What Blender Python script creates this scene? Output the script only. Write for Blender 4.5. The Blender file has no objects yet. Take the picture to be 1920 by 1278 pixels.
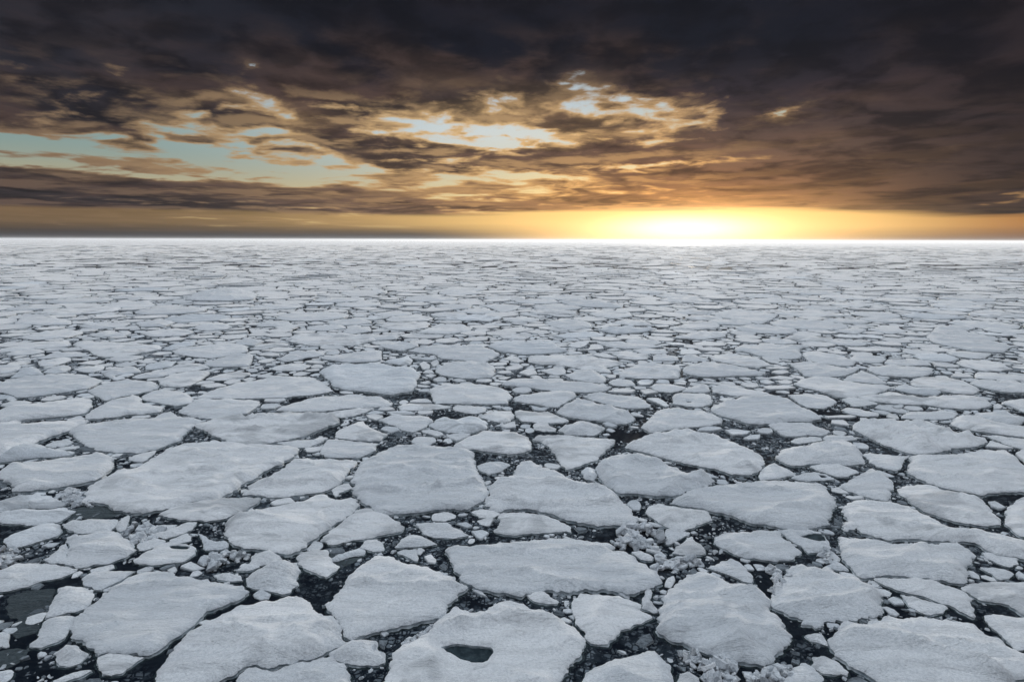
import bpy, bmesh, math, random, time
import numpy as np
from mathutils import Vector, Matrix, noise
from mathutils.geometry import delaunay_2d_cdt
T0 = time.time()
random.seed(7)
R = math.radians
scene = bpy.context.scene
COL = scene.collection

# ------------------------------------------------------------------ camera
CAM_H = 12.0
LENS = 22.0
PITCH = math.atan((639 - 449.5) / (1920 * LENS / 36.0))
cam_d = bpy.data.cameras.new('camera')
cam_d.lens = LENS
cam_d.sensor_width = 36.0
cam_d.clip_start = 0.1
cam_d.clip_end = 90000.0
cam = bpy.data.objects.new('camera', cam_d)
cam.matrix_world = (Matrix.Translation((0, 0, CAM_H)) @
                    Matrix.Rotation(R(90) - PITCH, 4, 'X') @
                    Matrix.Rotation(R(0.15), 4, 'Z'))
COL.objects.link(cam)
scene.camera = cam
FPX = 1920 * LENS / 36.0
CM = np.array(cam.matrix_world)
CR = CM[:3, :3]

def unproject(px, py, z):
    d = CR @ np.array([(px - 960) / FPX, (639 - py) / FPX, -1.0])
    t = (z - CAM_H) / d[2]
    return d[0] * t, d[1] * t

def project(p):
    q = (np.asarray(p, float) - np.array([0, 0, CAM_H])) @ CR
    w = np.maximum(-q[..., 2], 1e-3)
    return np.stack([960 + FPX * q[..., 0] / w, 639 - FPX * q[..., 1] / w], -1)

# ------------------------------------------------------------------ render settings
scene.view_settings.view_transform = 'Standard'
scene.view_settings.look = 'None'
scene.view_settings.exposure = 0.0
scene.view_settings.gamma = 1.0
scene.render.engine = 'CYCLES'
scene.cycles.max_bounces = 6
scene.cycles.diffuse_bounces = 3
scene.cycles.glossy_bounces = 3
scene.cycles.volume_bounces = 1

# ------------------------------------------------------------------ node expressions
class X:
    """a float socket that can be written as arithmetic"""
    tree = None
    def __init__(self, s): self.s = s
    def _op(self, op, *args, clamp=False):
        n = X.tree.nodes.new('ShaderNodeMath'); n.operation = op; n.use_clamp = clamp
        for i, a in enumerate(args):
            if isinstance(a, X): X.tree.links.new(a.s, n.inputs[i])
            else: n.inputs[i].default_value = float(a)
        return X(n.outputs[0])
    def __add__(a, b): return a._op('ADD', a, b)
    __radd__ = __add__
    def __sub__(a, b): return a._op('SUBTRACT', a, b)
    def __rsub__(a, b): return a._op('SUBTRACT', b, a)
    def __mul__(a, b): return a._op('MULTIPLY', a, b)
    __rmul__ = __mul__
    def __truediv__(a, b): return a._op('DIVIDE', a, b)
    def exp(a): return a._op('EXPONENT', a)
    def clamp(a): return a._op('ADD', a, 0.0, clamp=True)
    def max(a, b): return a._op('MAXIMUM', a, b)
    def pow(a, b): return a._op('POWER', a, b)

def smooth(v, lo, hi):
    n = X.tree.nodes.new('ShaderNodeMapRange'); n.interpolation_type = 'SMOOTHSTEP'
    X.tree.links.new(v.s, n.inputs[0])
    n.inputs[1].default_value = lo; n.inputs[2].default_value = hi
    return X(n.outputs[0])

def colmix(f, a, b):
    n = X.tree.nodes.new('ShaderNodeMix'); n.data_type = 'RGBA'
    if isinstance(f, X): X.tree.links.new(f.s, n.inputs['Factor'])
    else: n.inputs['Factor'].default_value = f
    for v, k in ((a, 6), (b, 7)):
        if isinstance(v, tuple): n.inputs[k].default_value = (*v[:3], 1)
        else: X.tree.links.new(v, n.inputs[k])
    return n.outputs[2]

def ramp(v, stops):
    n = X.tree.nodes.new('ShaderNodeValToRGB')
    e = n.color_ramp.elements
    while len(e) < len(stops): e.new(0.5)
    for el, (p, c) in zip(e, stops):
        el.position = p; el.color = (*c, 1)
    X.tree.links.new(v.s, n.inputs[0])
    return n.outputs[0]

def lin(r, g, b):
    f = lambda c: (c / 255 / 12.92) if c <= 10 else ((c / 255 + .055) / 1.055) ** 2.4
    return (f(r), f(g), f(b))

def tex_noise(vec, scale, detail=5, rough=.55, dist=0, dims='3D'):
    n = X.tree.nodes.new('ShaderNodeTexNoise'); n.noise_dimensions = dims
    n.inputs['Scale'].default_value = scale; n.inputs['Detail'].default_value = detail
    n.inputs['Roughness'].default_value = rough; n.inputs['Distortion'].default_value = dist
    X.tree.links.new(vec, n.inputs['Vector'])
    return X(n.outputs[0])

def combine(x, y, z):
    n = X.tree.nodes.new('ShaderNodeCombineXYZ')
    for i, v in enumerate((x, y, z)):
        if isinstance(v, X): X.tree.links.new(v.s, n.inputs[i])
        else: n.inputs[i].default_value = v
    return n.outputs[0]

# ------------------------------------------------------------------ sky and sun
SUN_AZ, SUN_EL = 15.5, 4.0
def build_world():
    w = bpy.data.worlds.new('World'); scene.world = w; w.use_nodes = True
    t = w.node_tree; t.nodes.clear(); X.tree = t
    out = t.nodes.new('ShaderNodeOutputWorld')
    bg = t.nodes.new('ShaderNodeBackground'); bg.inputs[1].default_value = 0.1
    t.links.new(bg.outputs[0], out.inputs[0])
    sky = t.nodes.new('ShaderNodeTexSky'); sky.sky_type = 'NISHITA'; sky.sun_disc = False
    sky.sun_elevation = R(SUN_EL); sky.sun_rotation = R(SUN_AZ)
    tc = t.nodes.new('ShaderNodeTexCoord')
    sep = t.nodes.new('ShaderNodeSeparateXYZ'); t.links.new(tc.outputs['Generated'], sep.inputs[0])
    x, y, z = (X(sep.outputs[i]) for i in range(3))
    DEG = 57.29578
    el = x._op('ARCSINE', z) * DEG
    az = x._op('ARCTAN2', x, y) * DEG
    def g(a, e, sa, se, wgt=1.0):
        u = (az - a) / sa; w = (el - e) / se
        return ((u * u + w * w) * -1.0).exp() * wgt
    # the deck of cloud: billows flattened towards the horizon
    def field(az, el):
        v = (el.max(0.0) + 1.5)._op('LOGARITHM', el.max(0.0) + 1.5, 2.718282) * 8.0
        puff = tex_noise(combine(az * .21, v, 4.2), 1.05, 7, .53, .30)
        roll = tex_noise(combine(az * .075, v * .62, 8.6), .9, 5, .55, .5)
        return puff, roll, v
    def gaps(az, el):
        def g(a, e, sa, se, wgt=1.0):
            u = (az - a) / sa; w = (el - e) / se
            return ((u * u + w * w) * -1.0).exp() * wgt
        return (g(-37, 6.5, 14, 1.2, 1.25) + g(-23, 6.0, 8, .8, .42) + g(-19.5, 10.0, 2.6, .9, .72) + g(-28, 10.2, 4, .8, .16)
                + g(-31, 5.0, 12, .6, .5)
                + g(-9, 9.6, 6, .9, .34) + g(2, 8.9, 8.5, .6, .92) + g(0, 10.4, 13, 2.2, .22) + g(9.2, 11.0, 2.8, .8, .70) + g(4.5, 13.2, 5.0, 1.6, .56) + g(-6, 13.4, 5, 1.0, .36) + g(-23, 11.0, 6, .6, .4) + g(-1, 11.2, 7, .8, .40)
                + g(13.2, 10.9, 2.0, .6, .45) + g(24.0, 10.3, 1.7, .7, 1.05) + g(-21.4, 13.7, 1.3, .6, .75)
                + g(-14, 5.3, 17, .8, .62) + g(-6, 4.2, 16, .7, .42) + g(13, 6.5, 6, .25, .60) + g(2.5, 5.4, 4, .5, .5) + g(25, 8.0, 3, .4, .28))
    puff, roll, v = field(az, el)
    wob = tex_noise(combine(az * .14, v * .7, 1.1), 1.0, 6, .58)
    wob2 = tex_noise(combine(az * .14, v * .7, 31.1), 1.0, 6, .58)
    gap = gaps(az + (wob - .5) * 15.0, el + (wob2 - .5) * 4.2)
    puff2, roll2, _ = field(az + 1.2, el - .75)
    dn = puff * .95 + roll * .75
    dn2 = puff2 * .95 + roll2 * .75
    solid = (smooth(el, 11.5, 15.5) * .34 + smooth(el, 14, 18) * .3 + g(31, 8, 15, 6, .46) + g(20, 14, 12, 3, .3) + g(-36, 3.9, 16, .62, .75) + g(-38, 12.5, 10, 2.4, .30) + g(-12, 12.6, 8, 1.0, .2) + g(-18, 7.4, 9, .45, .25))
    cover = (dn - .85) * 2.0 + .52 - gap * .56 + solid
    lit = smooth(dn - dn2, -.02, .22)
    d = smooth(cover, -.08, .74)
    base = colmix(.99, sky.outputs[0], (1, 1, 1))          # the Nishita sky still tints the air
    low = smooth(el, 2.5, 7.5)
    sunp = g(15.5, 1.0, 25, 6.5)
    clear = colmix(low, lin(186, 166, 122), lin(128, 150, 147))
    clear = colmix(g(-2, 9.5, 20, 4.0, .95), clear, lin(192, 206, 216))
    clear = colmix(smooth(el, 9.5, 12) * .6, clear, lin(176, 194, 212))
    clear = colmix((sunp * 1.1).clamp(), clear, lin(252, 226, 160))
    cream = colmix(g(-2, 8.5, 30, 5.5, 1.0), lin(96, 80, 74), lin(214, 178, 128))
    cream = colmix(smooth(el, 10.5, 15.5), cream, lin(58, 50, 52))
    cream = colmix(smooth(az, 16, 32) * .85, cream, lin(74, 62, 57))
    cream = colmix(g(14, 2.8, 24, 4.4, 1.0), cream, lin(228, 178, 112))
    body = colmix(smooth(el, 4.0, 12.5), lin(108, 90, 80), lin(56, 50, 56))
    body = colmix(smooth(el, 10, 16), body, lin(28, 30, 39))
    body = colmix(g(15, 2.4, 20, 3.6, .85), body, lin(164, 120, 78))
    body = colmix(g(15, 2.2, 13, 1.7, .7), body, lin(222, 174, 112))
    body = colmix(smooth(az * -1.0, 8, 34) * .8, body, lin(42, 43, 51))
    body = colmix(smooth(az, 20, 40) * .85, body, lin(35, 32, 38))
    body = colmix(smooth(wob * .6 + roll * .4, .44, .60) * .60 * (1.0 - smooth(el, 14.5, 19)) * g(0, 11, 26, 7), body, lin(98, 78, 68))
    warm = ((gap - .08) * 1.0).clamp() * .74
    body = colmix(warm, body, cream)
    side = lit * (1.0 - smooth(el, 10.5, 15.5) * .9) * (1.0 - smooth(az, 12, 24) * .7)
    body = colmix(smooth(roll, .42, .64) * .18 * (1.0 - smooth(el, 9, 15) * .85) * (1.0 - smooth(az, 18, 36) * .7), body, lin(118, 88, 72))
    b2 = colmix(side * .42, body, cream)
    dark = smooth(puff, .40, .64) * .62 * (1.0 - warm * .7)
    body2 = colmix(dark * (1.0 - side), b2, (0.006, 0.0065, 0.009))
    cloud = ramp_mix(d, clear, cream, body2)
    # the open band under the deck
    streak = tex_noise(combine(az * .03, el * .9, 5.0), 2.2, 4, .5)
    edge = el + smooth(az, 18, 40) * .75 + smooth(az * -1.0, -6, 8) * .4 - (streak - .5) * .9
    band = 1.0 - smooth(edge, 2.35, 2.85)
    band = band * (smooth(az, -26, 4) * .4 + .6) 
    glow = colmix(smooth(az * -1.0, -10, 38), lin(248, 210, 134), lin(46, 43, 42))
    glow = colmix(smooth(az * -1.0, -10, 14) * .4, glow, lin(196, 158, 104))
    glow = colmix(smooth(az, 22, 42), glow, lin(160, 110, 60))
    col = colmix(band, cloud, glow)
    # sun behind thin haze, flattened on the horizon
    col = colmix(g(15.4, 1.1, 11, 1.15, .85), col, lin(255, 230, 160))
    # bank of dark mist lying on the horizon
    mist = (1.0 - smooth(el + (streak - .5) * .55, .2, 1.6)) * (1.0 - smooth(az, -10, 9)) * .97
    col = colmix(mist, col, lin(36, 33, 36))
    mistr = (1.0 - smooth(el + (streak - .5) * .4, .0, 1.3)) * smooth(az, 20, 38) * .75
    col = colmix(mistr, col, lin(66, 46, 34))
    # overcast overhead and behind the viewer
    back = smooth(y * -1.0, -.55, .75)          # unseen sky shaped for its light: brighter ahead, dimmer behind the viewer
    ahead = colmix(smooth(el, 34, 75), (OVER * 1.62, OVER * 1.74, OVER * 1.86), (OVER * .88, OVER * .97, OVER * 1.06))
    over = colmix(back, ahead, (OVER * .26, OVER * .29, OVER * .33))
    over = colmix(smooth(el, 20, 36), (.30, .325, .37), over)
    up = (smooth(el, 19, 34) + smooth(y * -1.0, -.35, .35) * smooth(el, 4, 26)).clamp()
    col = colmix(up, col, over)
    core = g(15.2, 1.0, 6.0, 1.1, 1.0)
    add = t.nodes.new('ShaderNodeMix'); add.data_type = 'RGBA'; add.blend_type = 'ADD'
    t.links.new(core.s, add.inputs['Factor']); t.links.new(col, add.inputs[6])
    add.inputs[7].default_value = (.85, .82, .74, 1)
    tint = t.nodes.new('ShaderNodeMix'); tint.data_type = 'RGBA'; tint.blend_type = 'MULTIPLY'
    tint.inputs['Factor'].default_value = 1.0
    t.links.new(add.outputs[2], tint.inputs[6]); t.links.new(base, tint.inputs[7])
    sc = t.nodes.new('ShaderNodeVectorMath'); sc.operation = 'SCALE'; sc.inputs['Scale'].default_value = 10.0
    t.links.new(tint.outputs[2], sc.inputs[0]); t.links.new(sc.outputs[0], bg.inputs[0])

def ramp_mix(d, clear, cream, body):
    a = colmix(smooth(d, .04, .40), clear, cream)
    return colmix(smooth(d, .20, .80), a, body)

OVER = 1.2
build_world()
sun_d = bpy.data.lights.new('sun', 'SUN')
sun_d.energy = 2.0
sun_d.angle = R(3)
sun_d.color = (1.0, .93, .83)
sun = bpy.data.objects.new('sun', sun_d)
sdir = Vector((math.sin(R(SUN_AZ)) * math.cos(R(SUN_EL)), math.cos(R(SUN_AZ)) * math.cos(R(SUN_EL)), math.sin(R(SUN_EL))))
sun.rotation_euler = sdir.to_track_quat('Z', 'Y').to_euler()
sun.location = (0, 0, 60)
COL.objects.link(sun)
# Outlines of the floes, measured on their tile of the photograph (x,y pairs) and laid on the sea below.
# tile: A/B 480 px wide at scale 4, C 320 px wide at scale 6, D 640 px wide at scale 3
# columns: tile | key options | outline [ / hole outline ...]
FLOES = """
A0|crackedtip|640,545 735,450 830,395 900,345 1050,275 1150,265 1290,270 1440,320 1560,345 1680,365 1790,385 1870,415 1760,490 1620,540 1500,600 1430,680 1370,720 1300,755 1230,830 1100,890 980,880 900,870 830,860 725,893 700,830 620,780 535,750 530,690 580,600
A0|tip|728,910 830,878 900,888 980,898 1090,908 1010,965 900,1035 830,1052 770,1020 715,975
A0|southwest r=.12|1150,1090 1200,990 1260,930 1295,860 1345,765 1450,710 1575,632 1705,562 1800,512 1920,502 2000,480 2100,470 2220,450 2290,465 2330,500 2350,550 2450,590 2540,640 2570,740 2580,800 2450,860 2400,892 2250,920 2120,955 2020,980 1920,955 1840,965 1760,1030 1640,1080 1500,1120 1300,1210 1150,1190
A0|foot r=.16|1770,1140 1800,1045 1855,990 1915,975 2010,1005 2050,1005 2200,960 2350,926 2480,906 2565,950 2600,985 2630,1030 2660,1080 2660,1200 1740,1200
A0|westedge|-60,270 0,260 120,215 260,205 400,215 480,235 590,250 540,285 440,325 300,350 200,385 90,405 -60,430
B0|cracked|500,845 500,815 640,800 760,775 860,765 910,800 1020,860 1020,910 920,965 820,1005 700,1020 590,1042 480,1016 380,1000 290,985 380,960 430,900 / 488,850 500,852 522,878 512,912 500,872 / 494,935 506,938 504,968 494,962
B0|pale w=1|15,830 100,790 210,745 320,715 420,710 470,760 430,810 330,835 220,865 110,890 50,880 20,850
B0|upperslip w=1|-40,560 0,545 130,510 260,495 380,505 430,540 500,560 480,580 380,600 180,600 0,628 -40,630
B0|lowerslip w=1|-40,640 0,638 180,610 370,610 490,592 560,620 500,670 430,700 330,715 200,720 60,710 -40,705
A0||610,365 605,320 700,275 850,262 1030,265 925,318 845,362 790,388 760,412 690,390
A0|tombstone|430,395 500,375 590,385 660,400 715,435 675,505 635,550 560,576 460,586 370,612 345,612 380,520 420,430
A0|tongue|310,655 380,625 470,600 550,605 560,640 530,700 480,770 410,805 310,835 240,830 230,810 280,760 300,690
A0|sugar h=.25|385,895 450,850 570,820 650,885 610,955 510,990 430,950
A0||400,1090 470,1055 560,1015 680,1000 700,1010 620,1050 520,1080 440,1100
A0||-40,750 30,730 75,745 65,790 60,830 -40,825
A0|w=1|-40,1030 60,1010 110,1020 80,1070 30,1110 -40,1130
A0|wetpatch|1000,180 1080,130 1180,70 1260,48 1400,60 1475,95 1465,140 1400,190 1320,205 1180,215 1060,215 1010,200 / 1270,78 1340,70 1420,84 1410,104 1340,104 1285,96
A0||1340,245 1430,200 1500,230 1540,240 1440,265
A0|h=.15|1590,300 1700,285 1800,300 1830,345 1720,350 1640,330
B0|w=1|1480,780 1530,800 1590,850 1690,850 1720,890 1640,910 1540,910
A0|h=.15|1760,265 1840,220 1920,205 1960,240 1850,270
A1|h=.15|-40,160 0,145 110,130 190,155 185,205 100,215 0,235 -60,230
A1|crumpled h=.25|-80,340 0,260 100,225 200,215 300,200 340,260 315,300 320,370 250,430 180,445 100,420 0,400 -60,380
A1|shield|290,165 350,130 440,110 530,110 550,160 590,210 630,230 600,270 520,315 440,275 330,225
A1|h=.2 w=1|560,185 660,130 770,95 815,115 810,145 700,165 640,185 600,195
A1||780,90 820,40 920,25 960,65 960,115 880,125 810,105
A1|sail|1040,90 1080,30 1150,-5 1230,0 1310,40 1365,65 1200,85
A1||1050,130 1100,115 1200,110 1225,170 1210,195 1140,170
A1||1260,165 1310,140 1350,180 1345,210 1290,205
A1|h=.1|1370,235 1400,215 1440,235 1420,255
A1|kite r=.1|480,510 560,490 590,430 660,340 730,270 810,190 920,140 1000,150 1100,190 1220,220 1370,265 1470,310 1530,350 1590,375 1545,405 1530,450 1460,500 1430,555 1350,600 1200,645 1080,655 1000,680 930,710 800,735 730,765 680,725 640,700 620,640 560,570
A1|crumbly h=.15|550,880 620,840 720,800 800,790 900,790 930,860 970,890 975,950 900,970 760,970 660,940 560,905
A1|h=.1|920,735 960,715 1000,735 960,755
A1|h=.1|920,820 925,780 990,780 960,850
A1||1620,415 1680,405 1740,465 1680,450
A1|holed r=.16|890,1140 960,1040 1000,960 1030,890 1080,830 1180,770 1300,690 1400,600 1500,535 1590,565 1640,570 1720,545 1800,510 1880,490 1960,505 2050,530 2150,555 2250,600 2350,660 2430,720 2480,800 2480,830 2410,900 2350,960 2300,1040 2260,1110 2240,1200 860,1200 / 1380,825 1490,800 1600,810 1760,825 1780,860 1740,930 1700,945 1580,930 1500,890
A2|bar r=.09|-480,85 -400,80 -340,95 -200,70 0,45 100,35 200,30 430,15 480,30 600,45 740,60 760,115 880,125 930,170 1010,210 1080,255 1120,300 1120,350 1040,380 1000,395 900,415 850,415 740,395 560,395 440,410 280,400 180,410 80,425 0,425 -150,410 -300,370 -370,330 -420,260 -450,200 -470,140
A2|pocket|440,505 480,455 520,435 640,440 780,450 900,490 970,520 980,560 1060,610 1000,630 900,680 800,730 720,790 650,825 590,810 540,740 500,640 460,570
A2|w=1|780,410 870,418 885,430 880,475 800,446
A2|h=.15|110,440 180,430 250,428 345,500 260,515 150,490
A2||305,575 360,560 405,590 350,590
A2|h=.2|1000,400 1050,405 1045,460 1025,480 1060,520 1100,570 1060,580 1020,560 975,545 985,500
A2|h=.1|1145,380 1160,330 1215,310 1230,340 1190,390
A2|h=.15|930,800 970,760 1040,740 1065,790 990,820
A2|cutoff|500,1140 570,1030 680,960 800,910 940,885 1020,850 1080,855 1095,890 1150,930 1190,1000 1220,1090 1225,1200 480,1200
A2|egg r=.17|1090,620 1120,540 1130,480 1170,400 1240,340 1330,280 1440,258 1530,300 1640,352 1800,396 1880,430 1930,470 1960,560 2040,640 2080,740 2060,800 1980,870 1975,920 1900,965 1820,950 1740,935 1640,910 1520,880 1400,840 1300,800 1180,765 1110,700
A2|cap|1450,243 1530,205 1640,172 1710,195 1760,250 1795,290 1810,360 1700,328 1600,290
A2|tent|1195,135 1240,85 1350,5 1385,50 1460,115 1460,140 1320,150
B2|h=.1|1150,760 1200,755 1340,785 1250,835 1160,880 1150,840
A2||890,125 965,115 1070,165 1050,190 965,178
A2|h=.2|1250,1030 1330,1015 1400,1060 1420,1112 1400,1200 1250,1200
B2|plough|1510,815 1600,785 1760,780 1880,770 1990,772 2040,820 2090,850 2195,935 2080,990 1960,995 1850,975 1700,955 1600,910 1540,870
B3|patch|85,768 160,760 300,760 400,775 460,840 470,890 440,910 300,938 240,880 165,832 / 230,810 340,780 420,792 448,842 380,845 300,828
A3|slab r=.09|530,10 600,15 720,25 830,32 900,55 1060,66 1200,68 1300,60 1420,48 1480,90 1545,110 1565,155 1530,200 1490,240 1510,290 1480,325 1430,355 1300,330 1180,312 1000,302 880,297 780,312 700,308 640,260 580,210 550,170 560,110
A3|ragged r=.14|35,450 100,400 140,330 180,290 135,250 230,225 350,245 430,242 460,272 560,295 680,325 720,370 850,440 870,520 885,560 840,590 700,605 560,610 480,640 400,690 360,705 250,670 150,600 50,500
A3||430,232 500,190 560,220 610,270 520,264 460,252
A3|banana|800,325 900,322 1060,320 1240,340 1340,380 1450,410 1510,440 1545,590 1540,605 1440,560 1350,512 1220,470 1080,432 960,405 860,360
A3||996,447 1090,462 1200,496 1340,530 1356,548 1310,580 1210,600 1140,580 1060,530
A3||900,480 940,455 1010,490 1030,520 950,520
A3|eastpaw|1460,380 1550,350 1680,345 1920,345 1990,350 1990,620 1920,590 1800,515 1700,495 1590,480 1510,430 1460,410
A3|eastwedge|1620,595 1700,595 1800,600 1920,610 2000,615 2000,860 1920,850 1870,850 1800,790 1740,740 1660,670 1620,630
A3|corner r=.2|480,830 485,750 500,680 560,625 680,645 820,635 870,605 980,620 1200,605 1350,625 1440,645 1540,645 1590,690 1660,740 1740,770 1830,840 1920,885 2000,900 2000,1060 1920,1070 1830,1100 1700,1200 950,1200 830,1100 720,1020 600,960 500,890
A3||270,750 340,735 410,740 440,790 455,835 380,810 320,790
A3|pebble|20,1130 120,1060 200,980 280,950 340,985 370,1020 420,1070 430,1200 10,1200
A3||325,912 420,912 530,950 610,1020 600,1050 500,1042 400,1030 345,970
A3||1600,130 1700,125 1800,150 1890,175 1880,220 1820,245 1740,220 1660,175
A3||1590,240 1690,240 1780,260 1850,290 1800,325 1740,335 1680,290
A3||1855,295 1880,270 1940,300 1940,330 1880,325
B3|whale r=.1|555,590 600,560 680,520 720,530 830,540 960,560 1060,585 1150,628 1220,658 1290,694 1370,740 1440,772 1450,742 1600,765 1780,800 1920,830 2000,840 2000,970 1920,960 1820,945 1700,930 1620,880 1560,845 1400,838 1200,830 1040,820 900,825 800,795 700,778 660,735 570,765 560,720 600,680 570,640
B3|hull|975,455 1000,430 1100,425 1200,422 1260,440 1360,475 1480,505 1590,515 1620,550 1700,640 1750,690 1745,715 1600,720 1480,705 1380,690 1290,662 1220,640 1150,600 1060,552 1000,500
B3|acorn|530,430 590,400 680,350 740,310 800,310 830,335 890,355 935,400 935,470 930,510 880,540 780,520 680,495 590,460
B3|eastplain r=.08|1055,220 1100,208 1240,204 1400,194 1550,174 1720,162 1800,164 1860,220 1920,280 1990,300 1990,465 1900,460 1760,465 1680,475 1600,490 1520,475 1400,455 1300,430 1200,400 1150,370 1060,330 1050,310 1060,260
B3|eastshoulder|1790,620 1830,560 1880,515 1990,490 1990,830 1900,800 1820,750 1780,720
B2|loaf r=.1|1170,565 1240,515 1320,470 1440,440 1600,420 1760,400 1850,388 2000,392 2200,398 2320,420 2380,460 2410,510 2420,600 2390,670 2375,710 2280,730 2190,755 2050,735 1920,710 1800,700 1700,665 1560,625 1450,600 1300,580
B3||470,450 530,448 610,492 540,485 480,470
B3|lens|310,290 400,280 540,275 640,310 690,335 620,355 550,370 460,345 370,315
B3||175,375 260,335 350,330 430,345 510,378 420,390 280,395 / 372,344 425,350 450,366 400,372
B2||1850,385 1860,330 1900,290 1960,270 2050,300 2120,330 2130,350 2000,375 1920,382
B3|hump h=.35|60,215 100,160 250,145 340,110 440,100 560,85 640,110 690,160 710,200 740,260 660,268 500,265 350,260 190,275 110,245
B3|bowl|715,200 760,190 900,200 1010,210 1060,210 1020,240 1010,290 970,320 900,310 820,290 770,250
B3|h=.15|165,105 220,75 320,65 400,75 400,95 300,110 220,120
B3|h=.1|410,80 440,55 540,60 640,60 670,85 560,95 440,95
B3||1630,140 1670,100 1760,130 1850,155 1760,155
B3||1860,190 1920,160 1990,160 1990,280 1920,255
B3||1650,550 1700,540 1790,595 1740,610 1680,590
B2|wedge|160,80 200,55 350,50 500,65 640,80 780,100 720,150 680,190 640,235 540,265 480,290 400,305 370,260 340,210 290,150 230,105
B2|diamond r=.26|625,290 680,230 760,215 870,190 940,205 1000,228 1120,250 1200,292 1340,340 1440,350 1530,385 1510,415 1400,440 1300,470 1200,495 1060,495 900,480 790,470 730,430 660,370
B2|leaf r=.16|850,140 900,110 1040,60 1160,30 1300,20 1420,35 1540,65 1660,105 1760,150 1820,190 1880,210 1895,250 1860,310 1760,345 1640,335 1520,300 1400,275 1260,250 1100,210 960,168
B2|boot r=.14|20,350 30,290 60,250 130,240 180,270 270,300 330,320 440,385 470,415 640,425 740,450 790,490 840,555 900,610 930,690 910,715 780,720 640,725 540,700 400,670 300,636 200,606 100,596 0,591 -100,606 -170,600 -200,570 -200,530 -160,500 -170,440 -130,400 -100,360
B2|dome|-100,640 0,628 120,634 240,650 330,684 420,725 455,745 450,780 380,765 250,780 100,790 0,795 -100,790 -150,770 -90,700
B2|h=.1|465,740 500,730 560,750 560,770 500,780
B2|button|860,570 880,545 940,540 975,580 960,610 910,610
B2|mitten h=.12|985,625 1040,580 1100,565 1250,592 1400,608 1470,618 1510,680 1420,710 1330,750 1280,765 1180,745 1100,700
B2|h=.25|520,320 570,295 620,310 640,355 610,395 540,385
B1|shark|1470,135 1540,90 1640,50 1720,25 1860,30 1960,30 2040,70 2080,140 1980,180 1900,190 1780,175 1650,155
B1|great r=.2|720,390 740,330 770,265 860,215 960,165 1060,125 1200,120 1350,135 1480,140 1600,165 1640,185 1640,270 1680,340 1720,420 1750,450 1740,490 1680,540 1590,590 1480,590 1350,605 1200,625 1050,630 950,640 880,610 820,560 760,515 720,480 740,430
B1||1650,285 1750,255 1850,250 1915,275 1830,325 1740,350 1690,325
B1|hat|490,840 560,760 680,680 770,605 850,600 910,625 980,650 1060,700 1110,745 1080,775 960,795 840,820 700,840 560,870
B1|tray|1200,715 1300,705 1440,705 1480,740 1570,775 1610,800 1500,820 1400,815 1320,820 1260,790
B1||1615,625 1700,605 1830,620 1830,645 1770,675 1680,672
B1||1650,690 1760,678 1780,690 1750,730 1690,720
B1||1610,770 1700,760 1745,785 1690,835 1650,815
B1||1490,715 1580,705 1630,735 1580,745
B0|anvil r=.18|1685,760 1700,690 1780,640 1900,610 1960,600 2100,575 2280,540 2380,500 2450,505 2530,540 2600,530 2680,530 2695,570 2655,612 2560,682 2480,732 2400,785 2330,840 2250,900 2180,925 2100,920 1980,905 1860,895 1760,870 1700,800
B1|saddle r=.22|-90,490 -40,430 25,398 105,350 205,300 255,250 400,230 560,235 680,243 775,240 730,290 670,350 630,400 560,445 480,475 340,490 200,515 80,505 0,492
B1|cushion|485,185 500,130 540,85 680,95 840,108 905,118 900,160 830,200 770,220 640,222 540,215
B1|h=.15|560,460 640,425 700,415 715,450 620,485 600,510
B1|h=.1|150,110 300,98 420,90 480,65 540,75 480,110 400,140 300,145
B0|broad r=.1|640,470 700,420 780,370 880,330 1000,300 1080,265 1160,215 1250,165 1380,110 1500,105 1700,102 1920,117 2100,122 2180,137 2255,155 2195,212 2110,265 1990,312 1912,368 1820,410 1720,478 1600,525 1450,540 1350,570 1200,605 1060,635 960,625 880,605 820,570 740,550 630,540
B0|fish|0,315 60,275 160,260 350,240 520,215 680,195 760,185 870,215 830,300 800,340 720,375 560,410 380,442 220,460 90,465 80,410 50,385 0,370 -40,370 -40,330
B0||960,230 1000,205 1100,182 1170,168 1135,215 1070,258 1000,250
B0||565,160 620,142 680,148 720,168 640,175
B0|brow h=.25 w=1|-40,225 60,180 200,150 330,130 450,165 560,180 500,208 300,215 100,240 -40,260
B0|shelf|1200,640 1290,600 1390,562 1560,537 1750,527 1960,520 1900,575 1800,625 1700,670 1560,690 1420,690 1300,668
B0||1230,835 1110,785 1240,770 1340,730 1400,697 1480,702 1430,760 1340,800
B0|h=.2|470,725 560,700 700,690 820,680 880,690 850,770 740,780 620,790 520,760
B0|h=.15|860,740 890,690 970,650 975,690 940,760 900,775
C0|blade|-80,900 0,892 220,872 240,902 400,897 700,882 900,867 1010,872 950,905 885,923 755,988 640,1020 450,1088 300,1160 100,1240 -80,1300
C0|loafwest r=.08|0,760 120,715 350,690 600,660 800,635 900,620 1030,640 1045,680 1010,750 950,790 800,810 600,830 350,850 200,872 0,882 -80,886 -80,800
C0|footprint|960,820 1010,770 1130,710 1250,650 1400,625 1560,595 1580,640 1560,672 1700,695 1860,722 1800,770 1600,800 1450,800 1280,830 1100,850 980,845
C0|block|1595,605 1690,555 1920,545 2070,560 2130,595 2165,640 2150,680 1990,710 1890,702 1740,668 1620,645
C0|bowlwest|780,995 905,932 1250,895 1480,868 1700,850 1840,805 1930,775 1975,812 2050,840 2170,860 2255,880 2245,910 2175,940 2100,1010 2040,1070 2025,1095 1800,1185 1575,1230 1350,1230 1125,1200 960,1155 855,1065
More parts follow.
